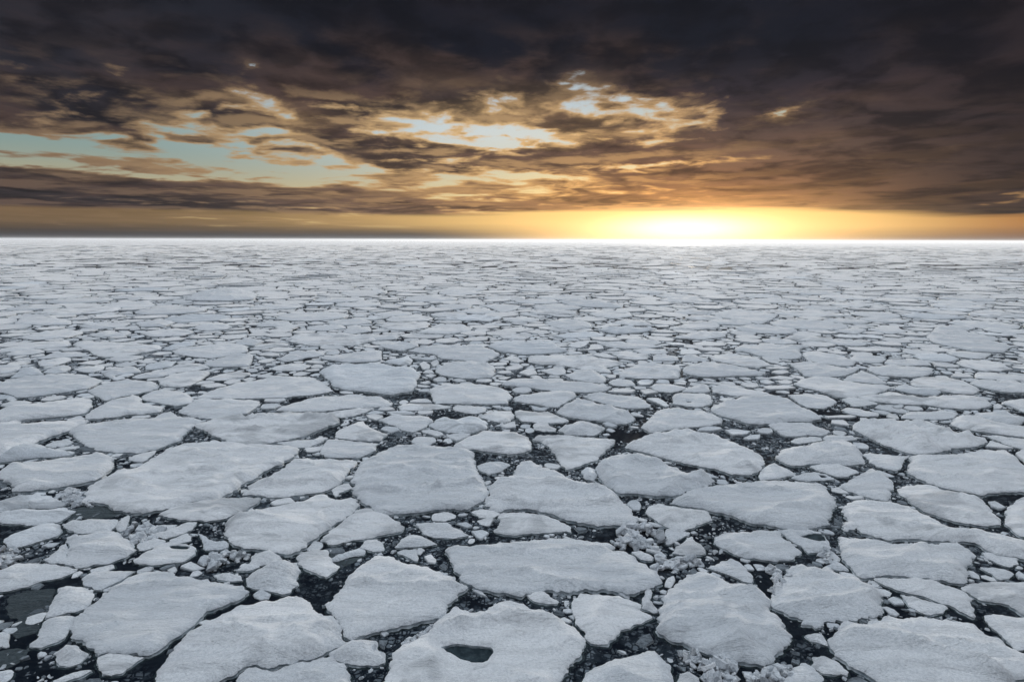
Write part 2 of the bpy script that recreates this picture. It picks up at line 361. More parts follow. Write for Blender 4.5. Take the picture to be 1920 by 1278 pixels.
C0|plain r=.08|0,450 130,420 260,400 500,378 680,353 830,363 1000,378 1050,400 1175,422 1095,458 975,515 800,545 600,575 400,600 200,618 130,590 20,555 -80,540 -80,460
C0|lump h=.4 w=1|110,398 180,345 240,290 420,290 490,355 460,370 300,385
C0|wing|1005,540 1105,482 1225,448 1440,432 1640,432 1770,460 1790,510 1680,545 1560,572 1360,606 1190,648 1120,630 1050,580
C0|h=.1|480,340 540,300 640,275 770,265 800,290 740,335 620,350
C0||820,300 950,275 1180,270 1160,305 1040,335 950,335
C0||-80,280 0,270 100,255 230,260 240,300 160,330 0,355 -80,360
C0|pane|820,30 850,0 960,-10 1200,0 1500,10 1690,30 1790,40 1830,70 1620,110 1450,145 1180,165 1080,150 1010,100 920,60
C0||1200,190 1300,170 1580,150 1620,170 1480,205 1320,215
C0||420,215 600,190 790,178 800,205 720,235 600,265 450,270
C0||400,190 560,135 750,110 900,110 1020,150 800,165 600,176
C0||880,250 1000,215 1140,205 1160,230 1060,260
C0|h=.15|1130,330 1300,290 1560,290 1580,335 1420,345 1300,375 1260,410 1180,370
C0||1630,270 1660,245 1900,222 1990,212 1920,275 1700,305 1640,308
C0||1480,395 1590,352 1900,312 2000,303 1990,345 1800,390 1560,408
C1||-140,425 -100,404 0,363 200,337 430,327 440,345 360,400 300,440 230,480 100,500 0,495 -60,490 -130,460
C1||0,285 240,245 400,260 440,280 280,318 120,332 0,342 -80,342
C1||20,100 100,70 300,45 560,18 750,18 870,45 860,100 720,128 560,165 450,178 300,165 160,145 60,130
C1|trowel|350,250 500,195 640,152 760,138 930,143 920,210 880,260 700,270 500,270
C1||390,415 470,385 640,345 760,335 900,345 880,370 800,395 640,425 500,430
C1||970,130 1100,112 1220,130 1230,155 1140,165 1000,150
C1||1000,205 1140,188 1180,205 1080,240 980,230
C1||1200,190 1280,150 1370,108 1500,103 1750,103 1720,140 1640,162 1500,178 1420,205 1300,215
C1||1020,105 1200,65 1330,55 1400,75 1330,100 1200,115
C1||1500,225 1560,205 1690,200 1735,245 1640,250
C1||1130,300 1200,265 1340,245 1450,240 1590,260 1500,305 1400,318 1200,318
C1|longwedge r=.07|280,618 380,570 560,510 750,460 950,440 1100,400 1180,385 1350,385 1550,390 1640,405 1700,450 1780,500 1825,545 1700,572 1550,587 1380,605 1150,620 900,626 600,626 380,626
C1|arrow|85,765 180,710 250,660 350,642 600,648 850,648 1005,658 1000,695 920,750 870,790 740,808 600,836 480,850 360,845 240,825 120,790
C1||1050,670 1060,645 1290,632 1300,655 1200,675
C1|h=.1|1010,740 1040,700 1200,692 1250,715 1160,750 1040,755
C1|spear|1165,762 1260,715 1400,680 1560,632 1700,607 1920,602 2020,575 2120,592 2350,612 2440,652 2505,680 2475,708 2320,722 2120,730 1920,742 1860,752 1700,765 1560,775 1400,770
C1|rippled r=.24|330,900 480,872 750,832 950,818 1100,790 1360,785 1650,793 1740,802 1825,835 1910,862 1850,900 1760,940 1680,970 1600,1000 1480,1040 1300,1085 1150,1110 950,1130 750,1125 640,1100 560,1060 450,1020 380,980 300,950 268,920
C1||1750,795 1860,772 2000,757 2290,737 2200,785 2080,820 1920,850 1830,826
C2|pillow|-70,1060 -60,1000 0,970 100,940 170,895 250,880 300,940 400,990 530,1030 460,1075 440,1105 250,1105 100,1085 0,1075
C2||0,215 200,220 380,210 460,190 450,100 380,88 150,118 0,142 -200,158 -230,178 -100,200
C2||240,55 250,35 420,45 500,60 330,65
C2||420,42 560,22 850,7 870,40 760,70 680,95 560,75
C2|canoe|760,90 880,60 1020,37 1300,37 1600,48 1690,83 1800,130 1700,180 1640,208 1500,208 1300,193 1120,178 1060,130 900,118
C2|slate w=1|1640,42 1740,0 2000,-10 2200,0 2400,10 2460,60 2560,100 2400,122 2200,127 2050,137 1920,112 1800,103 1720,70
C2|h=.2|480,222 600,192 740,162 810,202 770,256 660,256 560,236
C2|grey h=.1 w=1|-240,330 -210,300 -120,260 0,250 200,255 320,235 440,228 560,258 650,294 780,268 830,300 880,350 860,400 840,430 840,490 790,540 700,555 560,580 400,560 200,540 0,520 -100,480 -120,430 -190,380
C2|muffin h=.35|1050,320 1120,270 1200,228 1400,226 1640,230 1720,280 1725,350 1690,385 1500,405 1350,400 1200,375 1100,360
C2|h=.2|875,250 930,220 1000,260 990,300 920,310
C2|h=.2|1000,230 1080,195 1100,240 1040,285
C2||1030,430 1100,390 1170,400 1190,445 1080,450
C2||940,385 1000,360 1070,375 1010,405
C2||880,460 980,435 1015,460 940,475
C2|coin|980,545 1060,495 1180,470 1350,465 1550,470 1700,490 1800,520 1890,550 1910,600 1890,640 1880,680 1720,690 1500,685 1250,680 1050,685 1030,620
C2||640,720 700,692 900,697 1100,699 1250,727 1150,740 980,762 800,766 670,768
C2||760,670 860,642 970,637 1030,680 900,684 780,682
C2|brick|1255,735 1300,705 1480,720 1620,735 1625,780 1500,805 1380,790 1270,765
C2|basin|420,870 560,837 750,827 900,822 1000,840 1020,880 950,950 860,990 800,1005 680,980 620,940 540,920
C2|rotten h=.15 w=1|985,930 1060,872 1180,842 1280,882 1400,852 1555,850 1640,895 1650,970 1500,1005 1350,1020 1200,1005 1060,980
C2||1535,832 1640,790 1720,772 1920,772 1950,828 1895,888 1830,903 1700,880 1640,860
C2||1785,945 1900,908 1960,893 1965,955 1850,965
C2||410,760 440,725 560,735 610,765 500,770
C2|w=1|500,782 700,775 830,800 820,815 680,822 560,818
C2||855,778 1040,773 1020,800 940,812 870,808
C2|w=1|440,975 500,945 640,960 660,1000 560,1025
C2|h=.1|280,825 380,815 480,830 400,880 310,860
C2||1160,1048 1300,1032 1460,1032 1400,1080 1300,1110 1240,1095
C2||960,1030 1080,995 1160,1040 1080,1060
C2||1820,195 1920,160 2000,180 1960,210
C3|ribbon r=.07|-130,462 0,407 300,402 600,432 800,452 1000,477 1110,500 1050,543 850,557 700,552 450,542 250,508 80,488 -60,478
C3|shoe|180,175 200,157 440,152 700,152 870,152 1000,187 1200,217 1250,237 1160,265 1060,285 1110,320 1100,340 980,332 920,308 800,306 700,280 600,262 480,248 330,248 190,225
C3|mound h=.4|605,370 720,322 880,317 960,342 1040,390 1060,430 1020,455 900,448 780,430 660,405
C3||320,320 480,285 580,285 610,320 580,360 500,370 400,345
C3|h=.2|80,350 150,310 250,310 290,360 180,375
C3|h=.1|-80,290 0,270 90,255 130,285 60,310 -60,320
C3||-20,215 0,190 60,180 140,220 60,235
C3||1050,385 1100,365 1180,370 1160,405 1100,410
C3|truck|1195,350 1220,325 1330,290 1400,248 1600,243 1880,265 1900,290 1870,400 1700,405 1400,400 1210,385
C3||1085,450 1130,420 1300,420 1370,450 1390,480 1280,495 1150,485
C3|w=1|1410,460 1450,425 1530,415 1590,455 1540,485 1440,490
C3||1540,500 1620,465 1780,470 1920,500 1980,510 1900,540 1780,565 1640,545
C3||1430,540 1540,530 1650,565 1500,585
C3||1060,550 1240,517 1390,545 1360,578 1200,567
C3|plum|0,540 60,515 150,505 210,522 225,550 160,573 40,568
C3|barge r=.1|0,630 160,600 320,560 450,553 700,568 730,590 700,620 620,660 560,700 510,725 400,715 250,690 100,665 20,650
C3|paddle|780,605 880,577 1000,572 1200,597 1400,607 1480,640 1530,690 1565,720 1480,735 1300,735 1180,720 1060,687 900,645
C3|turtle r=.2 h=.1|500,780 540,740 600,690 720,652 800,648 900,665 1000,695 1120,733 1280,757 1330,800 1370,830 1380,880 1280,905 1180,910 1080,890 900,870 780,855 640,830 560,810
C3|sled|30,775 80,760 200,775 330,790 400,775 500,812 600,850 640,880 560,900 420,900 260,890 100,880 60,840
C3|h=.1 w=1|190,715 330,740 430,730 360,775 260,770
C3|crowned h=.35|520,985 600,940 700,907 870,907 980,937 1045,965 980,1020 930,1045 780,1038 620,1028
C3||240,920 280,900 410,910 430,950 500,970 490,1000 350,1000 250,980
C3||1010,910 1080,895 1190,940 1130,960 1060,945
C3||1050,990 1090,970 1170,985 1120,1005
C3||1310,945 1420,935 1430,965 1340,970
C3|h=.1 w=1|1500,640 1640,630 1740,680 1770,715 1720,725 1640,690
C3|eyelet|1800,680 1810,610 1840,580 1920,577 2160,577 2220,592 2245,650 2230,700 2140,720 1980,715 1860,690 / 1965,662 2010,655 2030,665 2000,675 1975,677
C3|stump h=.15|1455,940 1520,880 1590,820 1600,782 1700,748 1860,743 1980,763 2150,773 2240,800 2360,850 2350,900 2200,930 2050,940 1900,955 1740,980 1620,1000 1540,1005
C3||1580,150 1720,147 1860,165 1870,205 1720,213 1590,208
C3||1105,115 1300,102 1430,132 1550,155 1520,188 1380,193 1220,178
C3||900,150 1020,117 1105,142 1190,185 1080,188
C3||1350,85 1500,65 1720,90 1760,123 1600,133 1440,118
C3||1050,90 1160,67 1230,95 1100,105
C3|h=.1|610,50 760,-10 870,0 820,50 760,70
C3||950,0 1300,10 1500,30 1700,45 1580,58 1300,73 1080,48
C3||720,95 860,80 880,42 1030,47 1030,75 880,93
C4||110,20 250,-5 500,15 480,40 300,50 160,40
C4||160,80 300,60 420,70 480,100 330,100 220,95
C4||-30,140 -20,90 90,80 200,115 220,135 100,140
C4||230,130 330,107 420,125 400,140
C4|prow|580,75 640,37 900,28 1150,43 1430,37 1420,50 1310,70 1320,110 1340,170 1200,185 1000,168 860,148 760,115 680,95 610,98
C4|sole|285,160 350,140 560,137 760,162 880,197 1000,250 1030,265 900,268 850,285 700,270 560,241 400,212 340,195
C4||-10,215 0,157 150,152 250,180 300,210 200,213
C4|log|5,300 40,265 150,242 250,224 400,240 560,270 700,294 830,322 930,345 880,370 700,370 500,375 250,380 100,365 20,335
C4||880,177 1060,182 1120,210 1060,238 960,220
C4||1060,242 1140,227 1180,260 1120,265
C4|shell|1210,250 1280,227 1420,223 1560,243 1720,268 1840,300 1920,282 2000,277 1960,318 1880,350 1780,375 1650,385 1500,390 1370,370 1320,330 1280,290
C4||1350,130 1380,110 1540,107 1700,137 1860,182 1960,210 1920,250 1800,262 1640,241 1480,218 1400,200
C4||930,290 1150,277 1220,287 1100,305 960,310
C4||990,345 1020,322 1180,322 1200,345 1100,365
C4||1620,110 1740,97 1860,125 1800,143 1700,130
C4||1800,427 1850,382 1960,343 2010,315 2100,352 2180,377 2260,432 2305,465 2150,458 1960,440
C4|flounder|1250,460 1300,430 1400,402 1600,398 1760,418 1920,452 2120,474 2290,483 2350,505 2280,540 2150,577 1990,607 1850,617 1720,607 1600,557 1500,532 1380,507
C4|tear|1180,592 1350,583 1560,588 1680,617 1725,660 1700,700 1620,735 1560,740 1420,730 1330,690 1260,646
C4|oval r=.1|310,750 340,710 440,670 560,650 660,620 800,625 960,602 1080,622 1200,644 1270,684 1380,735 1480,783 1530,812 1570,850 1440,870 1250,880 1050,890 900,905 800,905 700,890 600,860 470,825 380,795
C4|sliver|330,500 450,492 600,508 760,533 920,560 990,580 900,598 780,603 600,598 450,578 340,558
C4||-20,553 60,510 200,472 290,487 308,553 150,558
C4||120,450 240,440 420,457 560,488 710,520 640,523 450,485 250,466
C4||440,448 560,450 600,482 480,475
C4||650,475 700,457 830,462 870,495 800,515 700,505
C4||910,512 950,492 1150,487 1290,515 1180,528 980,538
C4|w=1|860,430 950,420 1040,460 960,478 880,460
C4||960,400 1080,382 1260,410 1220,430 1100,420
C4||1050,442 1160,428 1230,442 1220,475 1110,470
C4|raft|960,922 1050,902 1250,900 1420,902 1520,950 1670,995 1600,1030 1560,1042 1440,1035 1280,1005 1140,990 1040,985
C4||1055,996 1150,1000 1320,1022 1420,1042 1330,1060 1180,1062 1100,1040
C4||830,1000 900,967 1000,972 1020,1010 960,1030 870,1020
C4||160,1000 210,960 330,947 430,960 445,975 340,1003
C4|w=1|470,990 560,980 770,1000 740,1030 560,1045
C4||680,1080 760,1050 880,1042 860,1092 740,1098
C4||1660,920 1680,877 1820,872 1880,940 1780,935
C4||1590,840 1900,818 1960,830 1900,848 1640,858
C4||1780,760 1850,732 1980,747 2070,772 2210,795 2200,828 2020,832 1880,800
C4||1790,640 1880,636 2050,652 2195,690 2050,713 1920,718
C5|hammock h=.1|60,625 150,600 280,572 400,552 480,562 640,602 740,632 830,612 985,606 1180,585 1380,600 1500,650 1550,690 1510,720 1400,735 1200,740 1000,720 850,690 600,690 400,675 200,645
C5||460,520 500,490 580,467 700,502 850,532 995,552 930,600 800,593 640,570 520,540
C5|flag|650,430 700,397 900,388 1100,402 1250,442 1360,490 1415,530 1340,578 1200,568 1000,541 850,511 700,488 640,460
C5|ladle|150,290 220,272 400,264 700,279 880,293 900,330 800,372 660,382 480,378 300,362 210,330
C5||340,235 390,192 600,192 830,217 880,258 640,261 450,252
C5||640,150 800,137 1000,142 1140,162 1200,190 1080,218 920,208 760,193 700,165
C5||1040,110 1200,102 1400,117 1560,125 1480,180 1400,188 1240,168 1100,140
C5|pike|1150,225 1220,202 1400,202 1560,217 1720,270 1800,300 1640,318 1440,318 1330,290 1200,255
C5||880,230 1000,227 1200,265 1160,283 1040,288 920,270
C5||1380,400 1380,342 1520,342 1700,357 1920,375 2000,380 2000,436 1920,436 1720,416 1540,412
C5||1300,450 1400,424 1600,442 1920,462 2000,467 2000,566 1920,561 1720,556 1520,517 1400,487
C5||1100,398 1150,342 1300,352 1345,400 1200,408
C5||1660,670 1750,652 1920,632 2000,632 2000,790 1920,783 1780,720 1680,690
C5||1570,720 1620,690 1680,720 1660,750 1590,755
C5|scoop|1370,810 1440,792 1740,787 1800,820 1930,840 1920,880 1860,920 1720,910 1540,880 1420,845
C5|tongs|530,850 600,782 820,777 1000,772 1205,802 1110,848 1000,862 800,862 620,858
C5|ridge h=.4 r=.2|-20,960 0,925 140,895 300,875 480,890 650,885 680,874 760,884 900,932 1020,977 1150,1012 1310,1012 1380,1050 1470,1085 1500,1110 1380,1155 1140,1182 915,1230 690,1245 540,1207 390,1155 210,1080 100,1020
C5|lance|1090,910 1140,850 1200,827 1370,827 1450,862 1640,912 1920,947 2000,952 2000,1062 1920,1057 1650,1022 1400,992 1200,955
B3||1590,52 1900,80 1990,88 1990,155 1880,148 1780,118 1660,66
C5||0,150 250,165 370,190 330,220 200,233 0,213 -40,190
C5||70,840 160,850 180,880 80,890
C5||360,830 420,802 500,832 520,863 440,863
C5||250,738 260,707 450,702 440,738 640,768 560,793 400,768
D0|berg h=.9 f=.5|1040,360 1100,325 1200,303 1350,303 1450,330 1430,355 1300,365 1150,365
D0||80,495 120,465 280,462 400,480 400,500 250,503
D0||105,575 250,543 400,532 470,547 380,573 200,588
D0||580,395 680,372 850,377 880,395 760,408 640,408
D0|h=.2|1090,520 1140,497 1250,492 1310,515 1250,530 1130,533
D0||760,490 900,477 990,487 930,508 800,513
D0||490,560 600,542 740,547 700,563 560,573
D0||440,510 600,492 740,492 700,513 540,527
D0||1440,510 1500,482 1620,482 1650,505 1560,513
D0||1600,590 1660,557 1820,552 2100,562 2120,588 2000,616 1750,620
D0||1320,600 1400,577 1490,592 1430,617 1340,612
D0||0,640 200,602 390,592 400,618 250,636 0,655 -60,650
D0||910,640 1000,602 1090,597 1100,612 960,645
D0||780,545 1000,522 1100,545 1020,563 850,568
D1|moon|210,510 260,492 420,487 500,495 480,518 400,533 270,528
D1||420,545 530,507 650,502 740,515 720,538 600,553
D1||530,470 640,452 800,452 910,457 880,473 760,478 600,478
D1||650,430 740,412 820,412 870,433 780,443
D1||530,400 600,387 740,392 720,408 620,418
D1||780,395 900,390 1010,397 980,418 900,433 840,408
D1|chain h=.3|1220,370 1300,360 1480,372 1590,390 1580,406 1400,403 1290,393
D1||1060,430 1150,417 1280,422 1330,438 1200,448 1100,443
D1|h=.25|1140,490 1200,477 1330,477 1400,492 1410,518 1280,533 1190,513
D1||1440,530 1510,512 1620,514 1760,527 1700,543 1540,553
D1||1520,490 1600,474 1700,477 1760,508 1640,506
D1||1390,440 1500,422 1620,432 1640,453 1540,468 1450,458
D1||120,575 240,557 330,562 310,583 200,588
D1||340,575 450,557 580,562 560,578 420,580
D1||210,615 300,602 430,607 430,623 330,638
D1||880,535 980,517 1080,532 1000,546
D1||890,565 1000,552 1080,562 1030,583 920,580
D1||1190,565 1300,547 1480,552 1460,568 1260,578
D1||60,410 150,402 240,415 150,426
D1||200,395 280,385 350,397 310,413 240,410
D1||90,470 200,457 260,467 190,478
D1||0,550 30,522 160,512 170,538 60,553
D1||1630,360 1740,347 1810,360 1740,373
D2||60,400 140,390 260,400 200,418 110,416
D2|oblong|160,440 280,417 420,427 540,447 500,473 440,498 330,478 200,458
D2||-80,525 0,502 100,482 210,502 200,518 80,528
D2||510,440 600,422 800,432 960,450 820,458 640,453
D2||1050,530 1100,517 1220,522 1260,543 1160,553
D2|eastgreat|1370,570 1430,512 1560,502 1650,520 1580,538 1680,557 1780,580 1740,600 1860,620 1800,655 1640,650 1500,620 1410,600
D2||560,580 630,557 780,572 880,588 760,598
D2||840,540 960,517 1040,530 980,553
D2||1230,450 1320,437 1500,447 1600,465 1420,473 1280,463
D2||830,390 950,377 1080,392 980,408
D2||-60,573 0,560 100,537 250,542 240,568 100,583
"""

# ------------------------------------------------------------------ materials
def new_mat(name):
    m = bpy.data.materials.new(name); m.use_nodes = True
    X.tree = m.node_tree
    p = m.node_tree.nodes['Principled BSDF']
    g = m.node_tree.nodes.new('ShaderNodeNewGeometry')
    return m, m.node_tree, p, g

def bump(t, p, h, dist, strength=1.0, prev=None):
    b = t.nodes.new('ShaderNodeBump'); b.inputs['Distance'].default_value = dist
    b.inputs['Strength'].default_value = strength
    t.links.new(h.s, b.inputs['Height'])
    if prev is not None: t.links.new(prev, b.inputs['Normal'])
    t.links.new(b.outputs[0], p.inputs['Normal'])
    return b.outputs[0]

def snow_material(name, ca, cb, sheen=1.0):
    m, t, p, g = new_mat(name)
    pos = g.outputs['Position']
    isl = X(g.outputs['Random Per Island'])
    sep = t.nodes.new('ShaderNodeSeparateXYZ'); t.links.new(pos, sep.inputs[0])
    x, y, z = (X(sep.outputs[i]) for i in range(3))
    wide = tex_noise(combine(x * .32, y * .8, z), .55, 4, .55, .6)
    grain = tex_noise(pos, 9.0, 4, .75)
    fine = tex_noise(pos, 38.0, 3, .8)
    speck = tex_noise(pos, 13.0, 2, .9)
    f = smooth(wide * .50 + grain * .35 + fine * .35 + speck * .75 + isl * .36 - .66, .26, .74)
    damp = smooth(tex_noise(combine(x, y * 1.6, isl * 37.0), .35, 5, .62, .8) * .72 + isl * .28, .60, .70)
    grit = smooth(speck * .6 + fine * .4, .36, .62)
    dim = lambda c: tuple(v * .90 for v in c)
    t.links.new(colmix(damp * .7, colmix(grit, colmix(f, dim(ca), dim(cb)), colmix(f, ca, cb)), tuple(v * .62 for v in ca)), p.inputs['Base Color'])
    p.inputs['Roughness'].default_value = .8
    p.inputs['IOR'].default_value = 1.15
    p.inputs['Specular IOR Level'].default_value = .5
    p.inputs['Sheen Weight'].default_value = sheen
    p.inputs['Sheen Roughness'].default_value = .35
    p.inputs['Sheen Tint'].default_value = (.97, .98, 1, 1)
    drift = tex_noise(combine(x * .55, y * 1.7, z), 1.1, 5, .62, .9)
    b = bump(t, p, drift, .25, 1)
    b = bump(t, p, grain, .05, 1, b)
    bump(t, p, fine, .025, 1, b)
    return m

def ice_material():
    m, t, p, g = new_mat('ice_edge')
    pos = g.outputs['Position']
    sep = t.nodes.new('ShaderNodeSeparateXYZ'); t.links.new(pos, sep.inputs[0])
    n = tex_noise(pos, 3.2, 5, .65, .4)
    f = smooth(n, .33, .67)
    t.links.new(colmix(f, (.20, .25, .29), (.54, .59, .63)), p.inputs['Base Color'])
    p.inputs['Roughness'].default_value = .42
    bump(t, p, tex_noise(pos, 7.0, 5, .7), .09, .9)
    return m

def water_material():
    m, t, p, g = new_mat('sea_water')
    pos = g.outputs['Position']
    n = tex_noise(pos, .085, 4, .6, .5)                # where the slush lies
    k = tex_noise(pos, 1.6, 6, .68, 1.2)
    v = t.nodes.new('ShaderNodeTexVoronoi'); v.feature = 'DISTANCE_TO_EDGE'; v.inputs['Scale'].default_value = 4.5
    t.links.new(pos, v.inputs['Vector'])
    bits = smooth(X(v.outputs['Distance']), .04, .14) * smooth(tex_noise(pos, 2.9, 4, .7), .49, .56)
    sl = smooth(n, .42, .58)
    mush = (smooth(k, .42, .68) * .75 + bits * .5) * (sl * .8 + .2)
    c = colmix(mush.clamp(), (.0025, .0050, .0095), (.045, .060, .076))
    c = colmix((bits * sl * .85).clamp(), c, (.19, .225, .26))
    t.links.new(c, p.inputs['Base Color'])
    r = (mush * .3 + .6).clamp(); t.links.new(r.s, p.inputs['Roughness'])
    p.inputs['IOR'].default_value = 1.05
    p.inputs['Specular IOR Level'].default_value = .06
    b = bump(t, p, tex_noise(pos, 2.2, 3, .5), .012, .5)
    bump(t, p, mush, .05, .8, b)
    return m

def pool_material():
    m, t, p, g = new_mat('melt_water')
    pos = g.outputs['Position']
    n = tex_noise(pos, 3.5, 5, .65, .4)
    t.links.new(colmix(smooth(n, .38, .7), (.012, .020, .026), (.035, .052, .062)), p.inputs['Base Color'])
    p.inputs['Roughness'].default_value = .6
    p.inputs['IOR'].default_value = 1.1
    p.inputs['Specular IOR Level'].default_value = .2
    bump(t, p, n, .03, .6)
    return m

def pack_material():
    m, t, p, g = new_mat('far_pack')
    pos = g.outputs['Position']
    warp = t.nodes.new('ShaderNodeTexNoise'); warp.inputs['Scale'].default_value = .09; warp.inputs['Detail'].default_value = 4
    t.links.new(pos, warp.inputs['Vector'])
    ad = t.nodes.new('ShaderNodeVectorMath'); ad.operation = 'MULTIPLY_ADD'
    t.links.new(warp.outputs['Color'], ad.inputs[0]); ad.inputs[1].default_value = (7, 7, 0); t.links.new(pos, ad.inputs[2])
    def vor(scale, feature='DISTANCE_TO_EDGE'):
        v = t.nodes.new('ShaderNodeTexVoronoi'); v.feature = feature; v.voronoi_dimensions = '2D'
        v.inputs['Scale'].default_value = scale; t.links.new(ad.outputs[0], v.inputs['Vector'])
        return v
    d1 = X(vor(.095).outputs['Distance']) / .095
    d2 = X(vor(.23).outputs['Distance']) / .23
    w = tex_noise(pos, .03, 3, .6)
    lead = (1 - smooth(d1, .25, 1.1)).max((1 - smooth(d2, .10, .60)) * smooth(w, .36, .50))
    cell = t.nodes.new('ShaderNodeTexVoronoi'); cell.voronoi_dimensions = '2D'; cell.inputs['Scale'].default_value = .095
    t.links.new(ad.outputs[0], cell.inputs['Vector'])
    cs = t.nodes.new('ShaderNodeSeparateColor'); t.links.new(cell.outputs['Color'], cs.inputs[0])
    snow = colmix(X(cs.outputs[0]), SNOW_A, SNOW_B)
    t.links.new(colmix(lead * .95, snow, (.03, .04, .05)), p.inputs['Base Color'])
    p.inputs['Roughness'].default_value = .8
    p.inputs['IOR'].default_value = 1.15
    p.inputs['Specular IOR Level'].default_value = 0.05
    p.inputs['Sheen Weight'].default_value = 0.25
    p.inputs['Sheen Roughness'].default_value = .35
    return m

SNOW_A, SNOW_B = (.58, .62, .67), (.80, .825, .86)
M_SNOW = snow_material('snow', SNOW_A, SNOW_B)
M_WET = snow_material('wet_snow', (.48, .52, .57), (.68, .72, .77), .3)
M_SLUSH = snow_material('slush', (.085, .105, .125), (.23, .265, .30), .1)
M_FOOT = snow_material('drowned_ice', (.012, .022, .028), (.040, .058, .068), 0)
M_THIN = snow_material('thin_ice', (.016, .026, .033), (.060, .080, .092), .1)
M_ICE = ice_material()
M_WATER = water_material()
M_POOL = pool_material()
M_PACK = pack_material()

# ------------------------------------------------------------------ object helpers
def mesh_obj(name, v, f, mats, parent=None, loc=(0, 0, 0), idx=None, smoothed=True):
    me = bpy.data.meshes.new(name)
    me.from_pydata([tuple(a) for a in v], [], f)
    for m in mats: me.materials.append(m)
    if idx is not None: me.polygons.foreach_set('material_index', idx)
    if smoothed: me.polygons.foreach_set('use_smooth', [True] * len(me.polygons))
    me.update()
    o = bpy.data.objects.new(name, me)
    o.location = loc
    if parent: o.parent = parent
    COL.objects.link(o)
    return o

def tag(o, label=None, cat=None, group=None, kind=None):
    if label: o['label'] = label
    if cat: o['category'] = cat
    if group: o['group'] = group
    if kind: o['kind'] = kind
    return o

def fbm(x, y, z=0.0, oct=4):
    return noise.fractal(Vector((x, y, z)), .9, 2.1, oct)

def area2(p):
    x, y = p[:, 0], p[:, 1]
    return .5 * float(np.sum(x * np.roll(y, -1) - np.roll(x, -1) * y))

def chaikin(p, r=.22):
    q = np.roll(p, -1, 0)
    return np.stack([p * (1 - r) + q * r, p * r + q * (1 - r)], 1).reshape(-1, 2)

def resample(p, step):
    q = np.vstack([p, p[:1]])
    seg = np.hypot(*(q[1:] - q[:-1]).T)
    s = np.concatenate([[0], np.cumsum(seg)])
    n = max(6, int(s[-1] / step))
    u = np.linspace(0, s[-1], n, endpoint=False)
    return np.stack([np.interp(u, s, q[:, 0]), np.interp(u, s, q[:, 1])], 1)

def normals(p):
    d = np.roll(p, -1, 0) - np.roll(p, 1, 0)
    n = np.stack([d[:, 1], -d[:, 0]], 1)
    return n / np.maximum(np.hypot(*n.T)[:, None], 1e-9)        # outward for counter-clockwise

def roughen(p, step, amp, seed):
    if area2(p) < 0: p = p[::-1]
    p = resample(chaikin(p, .05 if abs(area2(p)) > 1.5 else .03), step)
    n = normals(p)
    j = np.array([fbm(a / 1.1, b / 1.1, seed, 5) + 1.1 * fbm(a / .30, b / .30, seed + 5, 3) for a, b in p]) * amp * 1.35
    return p + n * j[:, None]

def inside(pts, poly):
    x, y = pts[:, 0], pts[:, 1]
    c = np.zeros(len(pts), bool)
    px, py = poly[:, 0], poly[:, 1]
    qx, qy = np.roll(px, -1), np.roll(py, -1)
    for a, b, e, f in zip(px, py, qx, qy):
        if b == f: continue
        m = ((b > y) != (f > y))
        c ^= m & (x < (e - a) * (y - b) / (f - b) + a)
    return c

def mindist(pts, ring):
    out = np.empty(len(pts))
    for i in range(0, len(pts), 512):
        d = pts[i:i + 512, None, :] - ring[None]
        out[i:i + 512] = np.sqrt((d * d).sum(-1).min(1))
    return out

def build_top(rings, fb, o, seed, step):
    """triangulated snow surface of one floe; rings[0] is the outline, the rest are holes"""
    out = rings[0]
    lo, hi = out.min(0), out.max(0)
    sp = max(.16, step * 1.5)
    gx, gy = np.meshgrid(np.arange(lo[0], hi[0], sp), np.arange(lo[1], hi[1], sp))
    rs = np.random.RandomState(int(seed * 977) % 99991)
    pts = np.stack([gx.ravel(), gy.ravel()], 1) + rs.uniform(-.35, .35, (gx.size, 2)) * sp
    pts = np.vstack([pts, out - normals(out) * min(.07, step * .6)])
    allr = np.vstack(rings)
    keep = inside(pts, out)
    for h in rings[1:]: keep &= ~inside(pts, h)
    pts = pts[keep]
    if len(pts): pts = pts[mindist(pts, allr) > min(.05, step * .4)]
    vs = [Vector(a) for a in allr] + [Vector(a) for a in pts]
    edges = []; k = 0
    for r in rings:
        n = len(r); edges += [(k + i, k + (i + 1) % n) for i in range(n)]; k += n
    v, _, f, _, _, _ = delaunay_2d_cdt(vs, edges, [], 0, 1e-5)
    v = np.array([tuple(a) for a in v])
    f = [tuple(t) for t in f]
    cen = np.array([v[list(t)].mean(0) for t in f])
    ok = inside(cen, out)
    for h in rings[1:]: ok &= ~inside(cen, h)
    f = [t for t, s in zip(f, ok) if s]
    d = mindist(v, allr)
    size = math.sqrt(abs(area2(out)))
    z = np.empty(len(v))
    rid, hum = min(.20, o.get('r', .08) * 1.35), o.get('h', 0.0)
    ca, sa = math.cos(seed * 3.1) * .35, 1.0
    for i, (a, b) in enumerate(v):
        e = min(1.0, d[i] / .45)
        zz = fb * (1 - .5 * math.exp(-d[i] / .10))
        zz += e * .035 * fbm(a * .45, b * .9, seed, 3)
        u = a * .22 + b * ca * .3; w = b * .55 - a * ca * .25
        cr = 1 - abs(noise.noise(Vector((u * .8, w * .8, seed * 7.7)))) * 2.2
        if cr > 0: zz += e * rid * 1.7 * cr ** 4
        cr = 1 - abs(noise.noise(Vector((u * 2.0, w * 2.0, seed * 3.7 + 50)))) * 2.6
        if cr > 0: zz += e * rid * .8 * cr ** 3
        if hum:
            s = min(1.0, d[i] / (size * .30 + .1)); s = s * s * (3 - 2 * s)
            zz += hum * s * (.55 + .8 * fbm(a * 1.1, b * 1.1, seed + 9, 4)) + hum * .22 * e * fbm(a * 3.1, b * 3.1, seed + 3, 3)
        z[i] = max(zz, .03)
    return np.column_stack([v, z]), f

